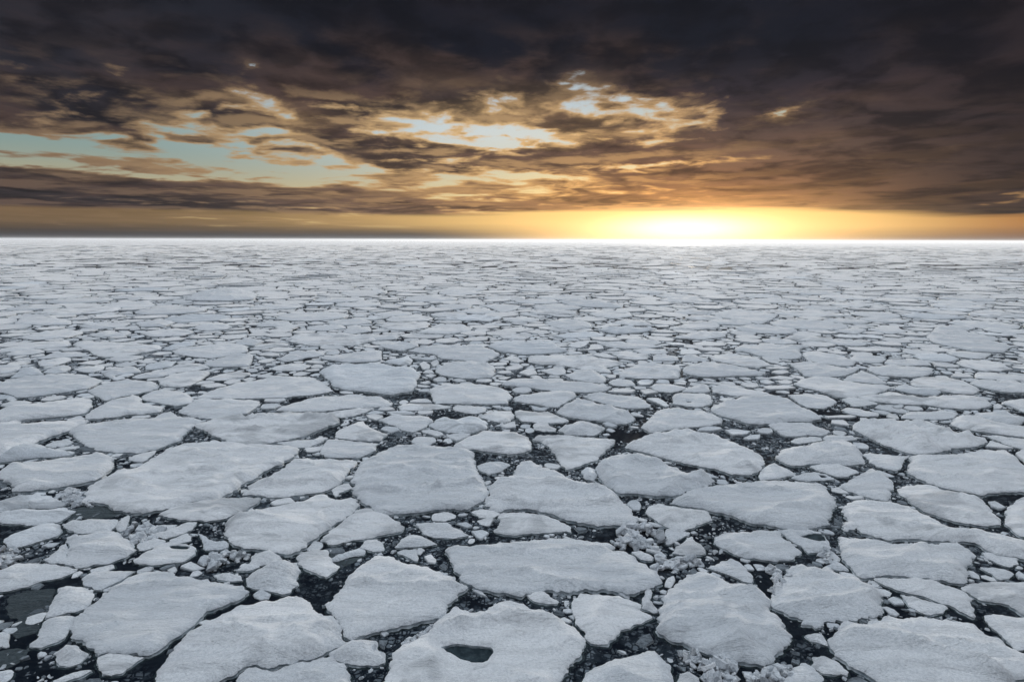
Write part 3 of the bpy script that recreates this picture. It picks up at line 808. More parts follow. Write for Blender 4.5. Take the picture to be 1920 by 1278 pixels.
def build_side(ring, fb, seed, step, flip=False):
    """the broken ice edge below one ring, down through the waterline"""
    n = len(ring); nor = normals(ring)
    sc = min(1.0, step / .12)
    rows = [(fb * .5, 0.0, 0.0), (fb * .2, -.035, .05), (.012, .0, .06), (.010, .045, .08), (-.1, .3, .1)]
    V = []
    for zr, off, am in rows:
        for i, (a, b) in enumerate(ring):
            j = off + am * fbm(a * 3.3, b * 3.3, zr * 9 + seed, 3)
            V.append((a + nor[i, 0] * j, b + nor[i, 1] * j, zr if zr < .02 else zr + (0 if am == 0 else .03 * fbm(a * 2, b * 2, 4, 2))))
    F = []
    for r in range(4):
        for i in range(n):
            k = (i + 1) % n
            q = (r * n + i, (r + 1) * n + i, (r + 1) * n + k, r * n + k)
            F.append(q[::-1] if flip else q)
    return V, F

def simple_floe(ring, fb, tilt, V, F, I, mtop=0, mside=1):
    """a floe too small to show its parts: lid and sides, appended to a mesh"""
    n = len(ring); k = len(V); c = ring.mean(0)
    zt = [max(.03, fb + (a - c[0]) * tilt[0] + (b - c[1]) * tilt[1]) for a, b in ring]
    inn = ring + (c - ring) * min(.25, .05 / (math.sqrt(abs(area2(ring))) + .05))
    V += [(a, b, z) for (a, b), z in zip(inn, zt)]
    V += [(a, b, z * .55) for (a, b), z in zip(ring, zt)]
    V += [(a, b, -.06) for a, b in ring]
    F.append(tuple(range(k, k + n))); I.append(mtop)
    for r, m in ((0, mtop), (1, mside)):
        for i in range(n):
            j = (i + 1) % n
            F.append((k + r * n + i, k + (r + 1) * n + i, k + (r + 1) * n + j, k + r * n + j)); I.append(m)

# ------------------------------------------------------------------ sea
L = 40000.0
tag(mesh_obj('sea_water', [(-L, -L, 0), (L, -L, 0), (L, L, 0), (-L, L, 0)], [(0, 1, 2, 3)], [M_WATER]), kind='structure')

# ------------------------------------------------------------------ floes measured from the photograph
TILES = {}
for i in range(4): TILES['A%d' % i] = (480 * i, 1000, 4); TILES['B%d' % i] = (480 * i, 800, 4)
for i in range(6): TILES['C%d' % i] = (320 * i, 640, 6)
for i in range(3): TILES['D%d' % i] = (640 * i, 440, 3)

OPEN = [(1075, 1250, 45), (1120, 1222, 40), (1170, 1192, 38), (1215, 1172, 32), (1262, 1200, 40), (1310, 1218, 28), (860, 1120, 26), (890, 1135, 32),
        (800, 1178, 36), (765, 1188, 26), (600, 1100, 34), (640, 1062, 34), (672, 1036, 30), (828, 1025, 34), (820, 1050, 26), (300, 1235, 34), (265, 1262, 34),
        (332, 1205, 20), (60, 1120, 34), (95, 1100, 24), (75, 1190, 34), (170, 1190, 26), (1850, 1135, 26), (1880, 1148, 26), (1825, 1160, 20), (1790, 1140, 20),
        (1010, 1122, 30), (1180, 990, 22), (980, 1112, 22), (1590, 905, 20), (1580, 930, 20), (1700, 870, 14), (210, 885, 16), (400, 870, 14)]
def open_water(x, y):
    p = project((x, y, .1))
    for a, b, r in OPEN:
        if (p[0] - a) ** 2 + (1.6 * (p[1] - b)) ** 2 < r * r: return True
    return False

class Floe: pass
floes = []
for line in FLOES.strip().split('\n'):
    tile, keys, coords = line.split('|')
    x0, y0, s = TILES[tile]
    fl = Floe(); fl.o = {}; fl.key = ''
    for kk in keys.split():
        if '=' in kk: a, b = kk.split('='); fl.o[a] = float(b)
        else: fl.key = kk
    rp = [np.array([tuple(map(float, c.split(','))) for c in part.split()]) / s + (x0, y0) for part in coords.split('/')]
    fl.px = rp[0]
    raw = np.array([unproject(a, b, .2) for a, b in rp[0]])
    ar = abs(area2(raw))
    fl.fb = fl.o.get('f', min(.26, .10 + .035 * math.sqrt(ar)) * random.uniform(.85, 1.15))
    fl.raw = [np.array([unproject(a, b, fl.fb) for a, b in r]) for r in rp]
    fl.area = ar; fl.traced = True; fl.seed = random.uniform(0, 40)
    fl.c = fl.raw[0].mean(0)
    fl.wet = fl.o.get('w', 0) > 0 or (not fl.key and random.random() < .12)
    floes.append(fl)
print('traced', len(floes), round(time.time() - T0, 1))

# ------------------------------------------------------------------ free water between them
class Field:
    """distance from each patch of water to the nearest measured floe"""
    def __init__(self, x0, x1, y0, y1, s, steps=16):
        self.x0, self.y0, self.s = x0, y0, s
        self.nx, self.ny = int((x1 - x0) / s), int((y1 - y0) / s)
        occ = np.zeros((self.ny, self.nx), bool)
        for fl in floes:
            p = fl.raw[0]; lo, hi = p.min(0), p.max(0)
            i0, i1 = max(0, int((lo[0] - x0) / s)), min(self.nx, int((hi[0] - x0) / s) + 2)
            j0, j1 = max(0, int((lo[1] - y0) / s)), min(self.ny, int((hi[1] - y0) / s) + 2)
            if i0 >= i1 or j0 >= j1: continue
            gx, gy = np.meshgrid(x0 + (np.arange(i0, i1) + .5) * s, y0 + (np.arange(j0, j1) + .5) * s)
            m = inside(np.stack([gx.ravel(), gy.ravel()], 1), p).reshape(gx.shape)
            occ[j0:j1, i0:i1] |= m
        d = np.where(occ, 0.0, 1e3)
        for _ in range(steps):
            e = d.copy()
            for dy, dx, c in ((0, 1, 1), (0, -1, 1), (1, 0, 1), (-1, 0, 1), (1, 1, 1.414), (1, -1, 1.414), (-1, 1, 1.414), (-1, -1, 1.414)):
                sh = np.roll(np.roll(d, dy, 0), dx, 1)
                e = np.minimum(e, sh + c)
            d = e
        self.d = np.where(d > 500, steps, d) * s
    def __call__(self, x, y):
        i, j = int((x - self.x0) / self.s), int((y - self.y0) / self.s)
        if 0 <= i < self.nx and 0 <= j < self.ny: return self.d[j, i]
        return 9.0
near_f = Field(-75, 75, 10, 82, .1, 16)
far_f = Field(-230, 230, 80, 260, .4, 14)
print('fields', round(time.time() - T0, 1))
def free(x, y): return near_f(x, y) if y < 82 else far_f(x, y)

# sites: circles thrown largest first
sites = []; grid_s = {}; grid_b = {}
GS, GB = 3.0, 14.0
def put(x, y, r):
    k = len(sites); sites.append((x, y, r))
    if r > 2.4: grid_b.setdefault((int(x // GB), int(y // GB)), []).append(k)
    else: grid_s.setdefault((int(x // GS), int(y // GS)), []).append(k)
def near_sites(x, y, reach_s, reach_b):
    for g, c, rr in ((grid_s, GS, reach_s), (grid_b, GB, reach_b)):
        for i in range(int((x - rr) // c), int((x + rr) // c) + 1):
            for j in range(int((y - rr) // c), int((y + rr) // c) + 1):
                for k in g.get((i, j), ()): yield k
FAR = 1300.0
HALF = math.tan(R(47))
EDGE_Y = unproject(960, 640, .2)[1]          # beyond this line the measured floes thin out
def throw(n, rlo, rhi, y0, y1, fit, pw=1.0, keep=1.0):
    got = 0
    for _ in range(n):
        y = math.sqrt(random.uniform(y0 * y0, y1 * y1)); x = random.uniform(-1, 1) * HALF * y
        gr = 1 + max(0, y - 170) / 280
        r = random.uniform(rlo, rhi) * gr
        d = free(x, y)
        if d <= .03: continue
        if r > d * 1.05: 
            if d < rlo * gr * .8: continue
            r = d
        ok = True
        for k in near_sites(x, y, r + 2.6, r + 6.6 * gr):
            a, b, q = sites[k]
            if (a - x) ** 2 + (b - y) ** 2 < (fit * (r + q)) ** 2: ok = False; break
        if ok: put(x, y, r); got += 1
    return got
Y0 = 13.0
print('sites', throw(2200, 3.4, 6.2, EDGE_Y, 260, .93), throw(4600, 3.4, 6.2, 260, FAR, .93),
      throw(7000, 1.9, 3.4, EDGE_Y - 3, 260, .90), throw(15000, 1.9, 3.4, 260, FAR, .90),
      throw(18000, 1.0, 1.9, EDGE_Y - 8, 260, .88), throw(30000, 1.0, 1.9, 260, FAR, .88),
      throw(24000, .55, 1.0, 50, 230, .86), throw(30000, .28, .55, 56, 130, .86), throw(2600, .42, .9, Y0, 60, .9), throw(6000, .2, .42, Y0, 66, .9), throw(9000, .10, .2, Y0, 50, .9),
      round(time.time() - T0, 1))

bgrid = {}
for i, fl in enumerate(floes):
    p = resample(fl.raw[0], max(.25, fl.c[1] * .004))
    for a, b in p: bgrid.setdefault((int(a // 2), int(b // 2)), []).append((i, a, b))

def clip(poly, px, py, nx, ny):
    """keep the side of the line through p that n points away from"""
    out = []; n = len(poly)
    dd = [(a - px) * nx + (b - py) * ny for a, b in poly]
    for i in range(n):
        d0, d1 = dd[i], dd[(i + 1) % n]
        if d0 <= 0: out.append(poly[i])
        if (d0 <= 0) != (d1 <= 0):
            t = d0 / (d0 - d1); a, b = poly[i], poly[(i + 1) % n]
            out.append((a[0] + t * (b[0] - a[0]), a[1] + t * (b[1] - a[1])))
    return out

cells = []
for k, (x, y, r) in enumerate(sites):
    gapn = max(0, fbm(x * .045, y * .045, 3, 3) + .15)
    gap = (.05 + .16 * gapn) if r < .5 else (.10 + .34 * gapn + .0013 * y)
    big = 1.5 * r
    m = 14 if r > 1 else random.choice((5, 6, 7, 8))
    ph = random.random() * 6.28
    ec = random.uniform(.42, 1.0) if r < 1 else random.uniform(.8, 1.05)
    ca, sa = math.cos(ph), math.sin(ph)
    poly = []
    for i in range(m):
        a = 6.2832 * (i + random.uniform(-.38, .38)) / m
        u, v = math.cos(a) * big, math.sin(a) * big * ec
        poly.append((x + u * ca - v * sa, y + u * sa + v * ca))
    for j in near_sites(x, y, big + 3.2, big + 1.5 * 6.6 * (1 + max(0, y - 170) / 280)):
        if j == k: continue
        a, b, q = sites[j]
        dx, dy = a - x, b - y; D = math.hypot(dx, dy)
        if D > big + 1.5 * q or D < 1e-6: continue
        t = (D * D + r * r - q * q) / (2 * D) - gap * .5
        poly = clip(poly, x + dx / D * t, y + dy / D * t, dx / D, dy / D)
        if len(poly) < 3: break
    if len(poly) < 3: continue
    if free(x, y) < big + .6:
        best = {}
        rr = big + .5
        for i in range(int((x - rr) // 2), int((x + rr) // 2) + 1):
            for j in range(int((y - rr) // 2), int((y + rr) // 2) + 1):
                for (pi, a, b) in bgrid.get((i, j), ()):
                    D = math.hypot(a - x, b - y)
                    if pi not in best or D < best[pi][0]: best[pi] = (D, a, b)
        for D, a, b in best.values():
            if D > rr or D < 1e-6: continue
            nx, ny = (a - x) / D, (b - y) / D
            g2 = min(gap * .6, D * .3)
            poly = clip(poly, a - nx * g2, b - ny * g2, nx, ny)
            if len(poly) < 3: break
        if len(poly) < 3: continue
    p = np.array(poly)
    ar = abs(area2(p))
    if ar < .012: continue
    if r < .9 and y < 50 and fbm(x * .22, y * .22, 21, 3) + .25 * fbm(x, y, 2, 2) < (.03 if r < .45 else -.02): continue
    if r < .9 and y < 45 and open_water(x, y): continue
    cells.append((p, ar, r))
print('cells', len(cells), round(time.time() - T0, 1))

def px_area(p3):
    q = project(p3)
    if q[:, 1].min() > 1278 or q[:, 0].max() < 0 or q[:, 0].min() > 1920: return 0.0
    q = np.clip(q, (0, 0), (1920, 1278))
    return abs(area2(q))
for fl in floes:
    fl.pa = px_area(np.column_stack([fl.raw[0], np.full(len(fl.raw[0]), fl.fb)]))
for p, ar, r in cells:
    fl = Floe(); fl.o = {}; fl.key = ''; fl.traced = False
    if area2(p) < 0: p = p[::-1]
    fl.raw = [p]; fl.area = ar; fl.c = p.mean(0); fl.seed = random.uniform(0, 40)
    fl.fb = min(.26, .05 + .05 * math.sqrt(ar)) * random.uniform(.7, 1.25) * min(1.0, (150 / fl.c[1]) ** .8)
    if 80 < fl.c[1] < 400 and random.random() < .02: fl.fb += random.uniform(.1, .3)
    fl.wet = random.random() < (.03 if r > 1.8 else .12 if r > .6 else .34)
    fl.pa = px_area(np.column_stack([p, np.full(len(p), fl.fb)]))
    fl.px = project(np.column_stack([p, np.full(len(p), fl.fb)]))
    floes.append(fl)
floes.sort(key=lambda f: -f.pa)
singles, rest = floes[:300], floes[300:]
print('smallest single', singles[-1].pa, 'traced among', sum(f.traced for f in singles))

# ------------------------------------------------------------------ what each floe is called
# key: (label, short name used to place its neighbours)
LANDMARKS = {
 'great': ('very large rounded-square snowy floe in the middle foreground with a low drift line', 'great rounded-square floe'),
 'holed': ('big snowy floe on the bottom edge with a dark open melt hole in it', 'floe with the melt hole'),
 'bar': ('long straight-sided floe lying crosswise like a bar right of centre', 'long bar-shaped floe'),
 'broad': ('largest slanting floe on the left, tapering to a point at upper right', 'broad slanting floe'),
 'egg': ('large egg-shaped snowy floe at lower right of centre, wider at its base', 'egg-shaped floe'),
 'diamond': ('diamond-shaped floe crossed by white wind ridges, right of centre', 'ridged diamond floe'),
 'leaf': ('big leaf-shaped floe with smooth curved far side above the ridged diamond floe', 'leaf-shaped floe'),
 'boot': ('large two-lobed floe with a high left corner, touching the great rounded-square floe', 'two-lobed boot floe'),
 'loaf': ('large loaf-shaped floe with blunt right end and pointed left end', 'loaf-shaped floe'),
 'kite': ('big kite-shaped floe with a sharp left spur above the melt hole floe', 'kite-shaped floe'),
 'southwest': ('huge smooth snowy floe across the lower left, cut by no crack', 'huge smooth lower-left floe'),
 'crackedtip': ('large floe at lower left whose near tip has cracked away', 'floe with the cracked tip'),
 'tip': ('small pointed piece just cracked off the near end of a large left floe', 'cracked-off tip piece'),
 'foot': ('low domed floe cut by the bottom edge below the huge smooth lower-left floe', 'domed bottom-left floe'),
 'westedge': ('long flat floe entering from the left edge, pointed at its right end', 'pointed left-edge floe'),
 'cracked': ('mid-sized left floe with a short dark crack in its snow', 'short-cracked floe'),
 'pale': ('small grey slanting floe near the left edge with rubble at its right end', 'grey slanting floe'),
 'upperslip': ('upper of two thin grey floes parted by a hairline crack at the left edge', 'upper hairline floe'),
 'lowerslip': ('lower of two thin grey floes parted by a hairline crack at the left edge', 'lower hairline floe'),
 'tombstone': ('small rounded four-sided floe beside dark water at lower left', 'small tombstone-shaped floe'),
 'tongue': ('tongue-shaped floe narrowing to the left in the dark water at lower left', 'tongue-shaped floe'),
 'sugar': ('small six-sided lumpy floe alone in black water at lower left', 'lumpy sugar-lump floe'),
 'wetpatch': ('small oval floe with a dark wet patch along its far rim', 'wet-patch floe'),
 'crumpled': ('small crumpled hummocky floe of tilted slabs above the huge lower-left floe', 'crumpled floe'),
 'shield': ('small shield-shaped floe pointing down into the black lead left of centre', 'shield-shaped floe'),
 'sail': ('small sail-shaped triangular floe with flat near side beside the bar-shaped floe', 'little sail floe'),
 'crumbly': ('small crumbly slab strewn with lumps between kite-shaped and holed floes', 'crumbly slab'),
 'pocket': ('pocket-shaped floe with thick rough near rim right of the holed floe', 'pocket-shaped floe'),
 'cutoff': ('round-topped floe cut by the bottom edge below the wide black lead', 'round-topped bottom floe'),
 'cap': ('triangular cap-like floe fitted on the far side of the egg-shaped floe', 'triangular cap floe'),
 'tent': ('small white tent-shaped triangular floe above the chain of ice lumps', 'tent-shaped floe'),
 'plough': ('plough-shaped floe pointing right with a crack dividing it from its patched neighbour', 'plough-shaped floe'),
 'patch': ('small four-sided floe carrying a dark grey thin-ice patch', 'dark-patched floe'),
 'slab': ('large rectangular slab-like floe at lower right with straight far side', 'rectangular slab floe'),
 'ragged': ('large ragged-edged floe at lower right with a crumbling rim all round', 'ragged-rimmed floe'),
 'banana': ('narrow curved floe tapering at both ends below the rectangular slab floe', 'narrow curved floe'),
 'eastpaw': ('rounded floe entering from the right edge above black water', 'paw-shaped right-edge floe'),
 'eastwedge': ('wedge-shaped floe at the right edge, pointed to the left', 'right-edge wedge floe'),
 'corner': ('biggest floe of all, filling the bottom right corner with broad soft drifts', 'giant corner floe'),
 'pebble': ('rounded domed floe at the bottom edge left of the giant corner floe', 'pebble-shaped floe'),
 'whale': ('long whale-shaped floe stretching to the right edge with a thin tail', 'whale-shaped floe'),
 'hull': ('smooth hull-shaped floe on the right, rounded left and pointed right', 'hull-shaped floe'),
 'acorn': ('small acorn-shaped floe with ragged top between loaf-shaped and broad right floes', 'acorn-shaped floe'),
 'eastplain': ('very broad flat floe running off the right edge', 'broad right-edge floe'),
 'eastshoulder': ('rounded shoulder of a floe at the right edge beside the hull-shaped floe', 'right-edge shoulder floe'),
 'lens': ('small smooth lens-shaped floe under the humped floe on the right', 'lens-shaped floe'),
 'hump': ('mid-sized humped floe rising to a snowy mound on the right', 'humped floe'),
 'bowl': ('small bowl-shaped floe with a flat white far rim', 'bowl-shaped floe'),
 'wedge': ('wedge-shaped floe narrowing toward the viewer above the two-lobed boot floe', 'narrowing wedge floe'),
 'dome': ('low domed floe with thick near edge just above the bar-shaped floe', 'domed thick-edged floe'),
 'button': ('tiny round button-like floe at the tip of the two-lobed boot floe', 'button floe'),
 'mitten': ('small mitten-shaped rough floe under the ridged diamond floe', 'mitten-shaped floe'),
 'shark': ('fin-shaped pale floe just above the great rounded-square floe', 'fin-shaped floe'),
 'hat': ('triangular hat-shaped floe under the left side of the great rounded-square floe', 'hat-shaped floe'),
 'tray': ('small slanting tray-shaped floe in dark water below the great rounded-square floe', 'tray-shaped floe'),
 'anvil': ('large anvil-shaped floe with long diagonal drift left of the hat-shaped floe', 'anvil-shaped floe'),
 'saddle': ('wavy saddle-shaped floe with snow dunes left of the great rounded-square floe', 'dune-backed saddle floe'),
 'cushion': ('small cushion-shaped floe above the dune-backed saddle floe', 'cushion-shaped floe'),
 'fish': ('fish-shaped flat floe near the left edge, left of the broad slanting floe', 'fish-shaped floe'),
 'brow': ('long rough grey ridge of ice at the left edge above the fish-shaped floe', 'rough left-edge brow'),
 'shelf': ('ragged pale shelf of ice under the near edge of the broad slanting floe', 'ragged pale shelf'),
 'blade': ('blade-like floe slanting down to the left edge above the rough brow', 'blade-like left floe'),
 'loafwest': ('long loaf of flat ice at the left edge with rounded right end', 'left-edge loaf floe'),
 'footprint': ('footprint-shaped flat floe above the bowl-bottomed left floe', 'footprint floe'),
 'block': ('small blocky floe joined at a crack above the footprint floe', 'small blocky floe'),
 'bowlwest': ('big bowl-bottomed floe on the left above the broad slanting floe', 'bowl-bottomed left floe'),
 'plain': ('wide flat floe at the left edge under a grey ice hummock', 'wide left plain floe'),
 'lump': ('grey humped ice hummock standing on the far side of the wide left plain floe', 'grey left hummock'),
 'wing': ('wing-shaped floe right of the wide left plain floe', 'wing-shaped floe'),
 'pane': ('pane-like smooth floe higher up on the left, pointed at lower right', 'pane-like far left floe'),
 'trowel': ('trowel-shaped small floe with square right end, left of centre', 'trowel-shaped floe'),
 'longwedge': ('long flat wedge of ice pointing left under the trowel-shaped floe', 'long left-pointing wedge'),
 'arrow': ('arrowhead floe pointing left just below the long left-pointing wedge', 'arrowhead floe'),
 'spear': ('long spear-shaped floe pointing left above the rippled floe', 'spear-shaped floe'),
 'rippled': ('large rippled floe with parallel snow waves left of centre', 'rippled floe'),
 'pillow': ('small pillow-shaped floe at the right tip of the rippled floe', 'pillow-shaped floe'),
 'canoe': ('canoe-shaped white floe with rounded near side in the middle distance', 'canoe-shaped floe'),
 'slate': ('dull rough floe in the middle distance right of the canoe-shaped floe', 'dull slate floe'),
 'grey': ('large dull grey rough floe with submerged left rim, middle distance', 'dull grey rough floe'),
 'muffin': ('thick muffin-like raised floe with steep near edge in the middle distance', 'muffin-like raised floe'),
 'coin': ('coin-like smooth oval floe below the muffin-like raised floe', 'coin-like floe'),
 'brick': ('small brick-shaped thick floe below the coin-like floe', 'small brick floe'),
 'basin': ('basin-shaped floe with rounded near side left of the rotten floe', 'basin-shaped floe'),
 'rotten': ('rotten pitted floe with crumbling far side below the small brick floe', 'rotten pitted floe'),
 'ribbon': ('long ribbon-like white floe lying crosswise in the middle distance', 'ribbon-like floe'),
 'shoe': ('long shoe-shaped floe with pointed right toe in the middle distance', 'shoe-shaped floe'),
 'mound': ('small raised mound of ice between shoe-shaped and ribbon-like floes', 'raised mound floe'),
 'truck': ('box-like white floe with square right end in the middle distance', 'box-like floe'),
 'plum': ('small oval floe under the left part of the ribbon-like floe', 'small oval floe'),
 'barge': ('barge-shaped floe with shallow rounded near side below the ribbon-like floe', 'barge-shaped floe'),
 'paddle': ('smooth paddle-shaped floe right of the barge-shaped floe', 'paddle-shaped floe'),
 'turtle': ('turtle-backed floe with snowy swells below the paddle-shaped floe', 'turtle-backed floe'),
 'sled': ('sled-shaped flat floe left of the turtle-backed floe', 'sled-shaped floe'),
 'crowned': ('small floe crowned by a heap of snow below the turtle-backed floe', 'snow-crowned floe'),
 'eyelet': ('small squarish floe with a tiny dark hole in it', 'tiny-hole floe'),
 'stump': ('stump-shaped lumpy floe above the leaf-shaped floe', 'stump-shaped floe'),
 'prow': ('prow-shaped floe with notched right end in the farther pack', 'prow-shaped far floe'),
 'sole': ('sole-shaped slanting floe just beyond the log-like floe', 'sole-shaped floe'),
 'log': ('log-like long floe with frayed right end in the middle distance', 'log-like floe'),
 'shell': ('shell-shaped floe with rounded near side right of the log-like floe', 'shell-shaped floe'),
 'flounder': ('flounder-shaped flat floe beyond the tear-shaped floe on the right', 'flounder-shaped floe'),
 'tear': ('tear-shaped floe touching the far right side of the wide oval floe', 'tear-shaped floe'),
 'oval': ('wide smooth oval floe right of centre, pointed at its right end', 'wide oval floe'),
 'sliver': ('thin sliver-like floe just beyond the wide oval floe', 'sliver-like floe'),
 'raft': ('raft-shaped floe split along its near side under the wide oval floe', 'raft-shaped floe'),
 'hammock': ('long hammock-shaped floe with dark notch on the right', 'hammock-shaped floe'),
 'flag': ('flag-shaped floe above the hammock-shaped floe', 'flag-shaped floe'),
 'ladle': ('ladle-shaped long floe with rounded near side on the right', 'ladle-shaped floe'),
 'pike': ('pike-shaped floe pointed at both ends in the right middle distance', 'pike-shaped floe'),
 'scoop': ('scoop-shaped rough floe near the right edge below the hammock-shaped floe', 'scoop-shaped floe'),
 'tongs': ('small flat notched floe above the lumpy ridged floe', 'small notched floe'),
 'ridge': ('lumpy ridged floe with thick crumbling near wall on the right', 'lumpy ridged floe'),
 'lance': ('lance-shaped flat floe running to the right edge beside the lumpy ridged floe', 'lance-shaped floe'),
 'berg': ('tall raised floe standing above the far pack on the left with shaded front', 'tall raised far floe'),
 'moon': ('half-moon floe with dark rim of water in the farther middle pack', 'half-moon far floe'),
 'chain': ('far floe with a row of grey hummocks along its near side', 'hummock-fronted far floe'),
 'oblong': ('rounded oblong floe in the farther pack right of centre', 'oblong far floe'),
 'eastgreat': ('largest floe of the farther pack, near the right edge, split by leads', 'largest far right floe'),
}

def simplify(p, tol):
    """corner count of an outline"""
    p = np.asarray(p, float)
    q = resample(p, max(1e-6, np.hypot(*(np.roll(p, -1, 0) - p).T).sum() / 60))
    def rdp(a):
        if len(a) < 3: return [tuple(a[0]), tuple(a[-1])]
        d = a[-1] - a[0]; L_ = math.hypot(*d) + 1e-9
        h = np.abs(d[0] * (a[:, 1] - a[0, 1]) - d[1] * (a[:, 0] - a[0, 0])) / L_
        k = int(h.argmax())
        if h[k] <= tol: return [tuple(a[0]), tuple(a[-1])]
        return rdp(a[:k + 1])[:-1] + rdp(a[k:])
    i = int(np.hypot(*(q - q.mean(0)).T).argmax()); q = np.roll(q, -i, 0)
    j = int(np.hypot(*(q - q[0]).T).argmax())
    return len(rdp(q[:j + 1])) + len(rdp(np.vstack([q[j:], q[:1]]))) - 2

def shape_word(p):
    w, h = np.ptp(p[:, 0]), np.ptp(p[:, 1])
    ar = abs(area2(p)); per = np.hypot(*(np.roll(p, -1, 0) - p).T).sum()
    n = simplify(p, .11 * math.sqrt(ar))
    if w > 5.2 * h: return 'long thin'
    if ar / (w * h) < .56 and n <= 4: return 'three-cornered'
    if n <= 3: return 'triangular'
    if n == 4: return 'four-sided'
    if n == 5: return 'five-sided'
    if n == 6: return 'blunt six-sided'
    return 'rounded'

def make_labels(fl):
    marks = [f for f in fl if f.key in LANDMARKS]
    for f in fl:
        f.pc = (f.px.min(0) + f.px.max(0)) / 2
        f.edge = 'bottom' if f.px[:, 1].max() > 1278 else 'left' if f.px[:, 0].min() < 0 else 'right' if f.px[:, 0].max() > 1920 else ''
    med = np.median([f.area for f in fl])
    out = [None] * len(fl)
    for i, f in enumerate(fl):
        if f.key in LANDMARKS: out[i] = LANDMARKS[f.key][0]
    def rel(f, m):
        sc = max(.12, (m.pc[1] - 445) / 900)                 # foreshortening
        dx, dy = f.pc[0] - m.pc[0], (f.pc[1] - m.pc[1]) / sc * .45
        hw = np.ptp(m.px[:, 0]) / 2
        if abs(dx) < hw * .8 or abs(dx) < abs(dy): return 'beyond' if dy < 0 else 'in front of'
        return 'left of' if dx < 0 else 'right of'
    def gapto(f, m):
        a, b = f.px.min(0), f.px.max(0); c, d = m.px.min(0), m.px.max(0)
        gx = max(0, c[0] - b[0], a[0] - d[0]); gy = max(0, c[1] - b[1], a[1] - d[1])
        return math.hypot(gx, gy * 2.2) + .15 * math.hypot(f.pc[0] - m.pc[0], 2 * (f.pc[1] - m.pc[1]))
    cand = {}
    for i, f in enumerate(fl):
        if out[i]: continue
        ms = sorted((m for m in marks if m is not f), key=lambda m: gapto(f, m))[:6]
        size = 'tiny' if f.area < .9 else 'small' if f.area < 4 else 'mid-sized' if f.area < 14 else 'broad'
        tone = 'greyish' if f.wet else 'white'
        raised = 'raised ' if f.o.get('h', 0) >= .2 or f.fb > .33 else ''
        sh = shape_word(f.px)
        opts = []
        for k, m in enumerate(ms):
            w = rel(f, m)
            opts.append('%s %s%s %s floe %s the %s' % (size, raised, sh, tone, w, LANDMARKS[m.key][1]))
        for a in range(len(ms)):
            for b in range(a + 1, len(ms)):
                wa, wb = rel(f, ms[a]), rel(f, ms[b])
                opts.append('%s %s%s floe %s the %s, %s the %s' % (size, raised, sh, wa, LANDMARKS[ms[a].key][1], wb, LANDMARKS[ms[b].key][1]))
        if f.edge: opts.insert(0, '%s %s%s %s floe cut by the %s edge %s the %s' % (size, raised, sh, tone, f.edge, rel(f, ms[0]), LANDMARKS[ms[0].key][1]))
        cand[i] = [o for o in opts if 4 <= len(o.split()) <= 16]
    level = {i: 0 for i in cand}
    for _ in range(12):
        seen = {}
        for i in cand: seen.setdefault(cand[i][level[i]], []).append(i)
        clash = [v for v in seen.values() if len(v) > 1]
        if not clash: break
        for v in clash:
            for i in v[1:]:
                if level[i] + 1 < len(cand[i]): level[i] += 1
    for i in cand: out[i] = cand[i][level[i]]
    # what still reads alike is told apart by its place in its row
    seen = {}
    for i in cand: seen.setdefault(out[i], []).append(i)
    for lab, v in seen.items():
        if len(v) > 1:
            v.sort(key=lambda i: fl[i].pc[0])
            for k, i in enumerate(v):
                out[i] = ' '.join((('leftmost' if k == 0 else 'rightmost' if k == len(v) - 1 else 'middle') + ' ' + lab).split()[:16])
    print('labels', len(out), 'distinct', len(set(out)))
    return out

# ------------------------------------------------------------------ the single floes
GROUP = 'ice floes drifting in the open pack'
for fl, lab in zip(singles, make_labels(singles)):
    dist = math.hypot(*fl.c)
    step = min(.8, max(.065, dist * .0036))
    amp = min(.10, .035 + .012 * math.sqrt(fl.area)) * (1.0 if fl.traced else 1.2)
    if fl.key == 'ragged': amp *= 2.2
    rings = [roughen(fl.raw[0], step, amp, fl.seed)]
    for h in fl.raw[1:]:
        g = roughen(h, min(step, .09), amp * .3, fl.seed + 3)
        rings.append(g)
    cx, cy = fl.c
    base = np.array([cx, cy])
    loc_rings = [r - base for r in rings]
    # noise is taken in world space, so shift afterwards
    tv, tf = build_top(rings, fl.fb, fl.o, fl.seed, step)
    tv[:, :2] -= base
    SV, SF = build_side(rings[0], fl.fb, fl.seed, step)
    for h in rings[1:]:
        v2, f2 = build_side(h, fl.fb, fl.seed, step, True)
        k = len(SV); SV += v2; SF += [tuple(i + k for i in f) for f in f2]
    SV = [(a - cx, b - cy, c) for a, b, c in SV]
    SI = []
    for r in rings: SI += [1] * (2 * len(r)) + [2] * (2 * len(r))
    top = M_WET if fl.wet else M_SNOW
    if fl.pa < 420 and len(rings) == 1:
        k = len(tv)
        o = mesh_obj('ice_floe', list(map(tuple, tv)) + SV, tf + [tuple(i + k for i in f) for f in SF], [top, M_ICE, M_FOOT],
                     loc=(cx, cy, 0), idx=[0] * len(tf) + SI)
        tag(o, lab, 'ice floe', GROUP)
        continue
    e = bpy.data.objects.new('ice_floe', None); e.location = (cx, cy, 0); e.empty_display_size = .3
    COL.objects.link(e)
    tag(e, lab, 'ice floe', GROUP)
    mesh_obj('snow_cover', tv, tf, [top], e)
    mesh_obj('ice_edge', SV, SF, [M_ICE, M_FOOT], e, idx=[k - 1 for k in SI])
    for h in fl.raw[1:]:
        hh = chaikin(h); hc = hh.mean(0); hh = hc + (hh - hc) * 1.12 - base
        nm = 'melt_pool' if abs(area2(h)) > .25 else 'crack'
        mesh_obj(nm, [(a, b, .045) for a, b in (hh if area2(hh) > 0 else hh[::-1])], [tuple(range(len(hh)))], [M_POOL], e)
print('single floes', round(time.time() - T0, 1))

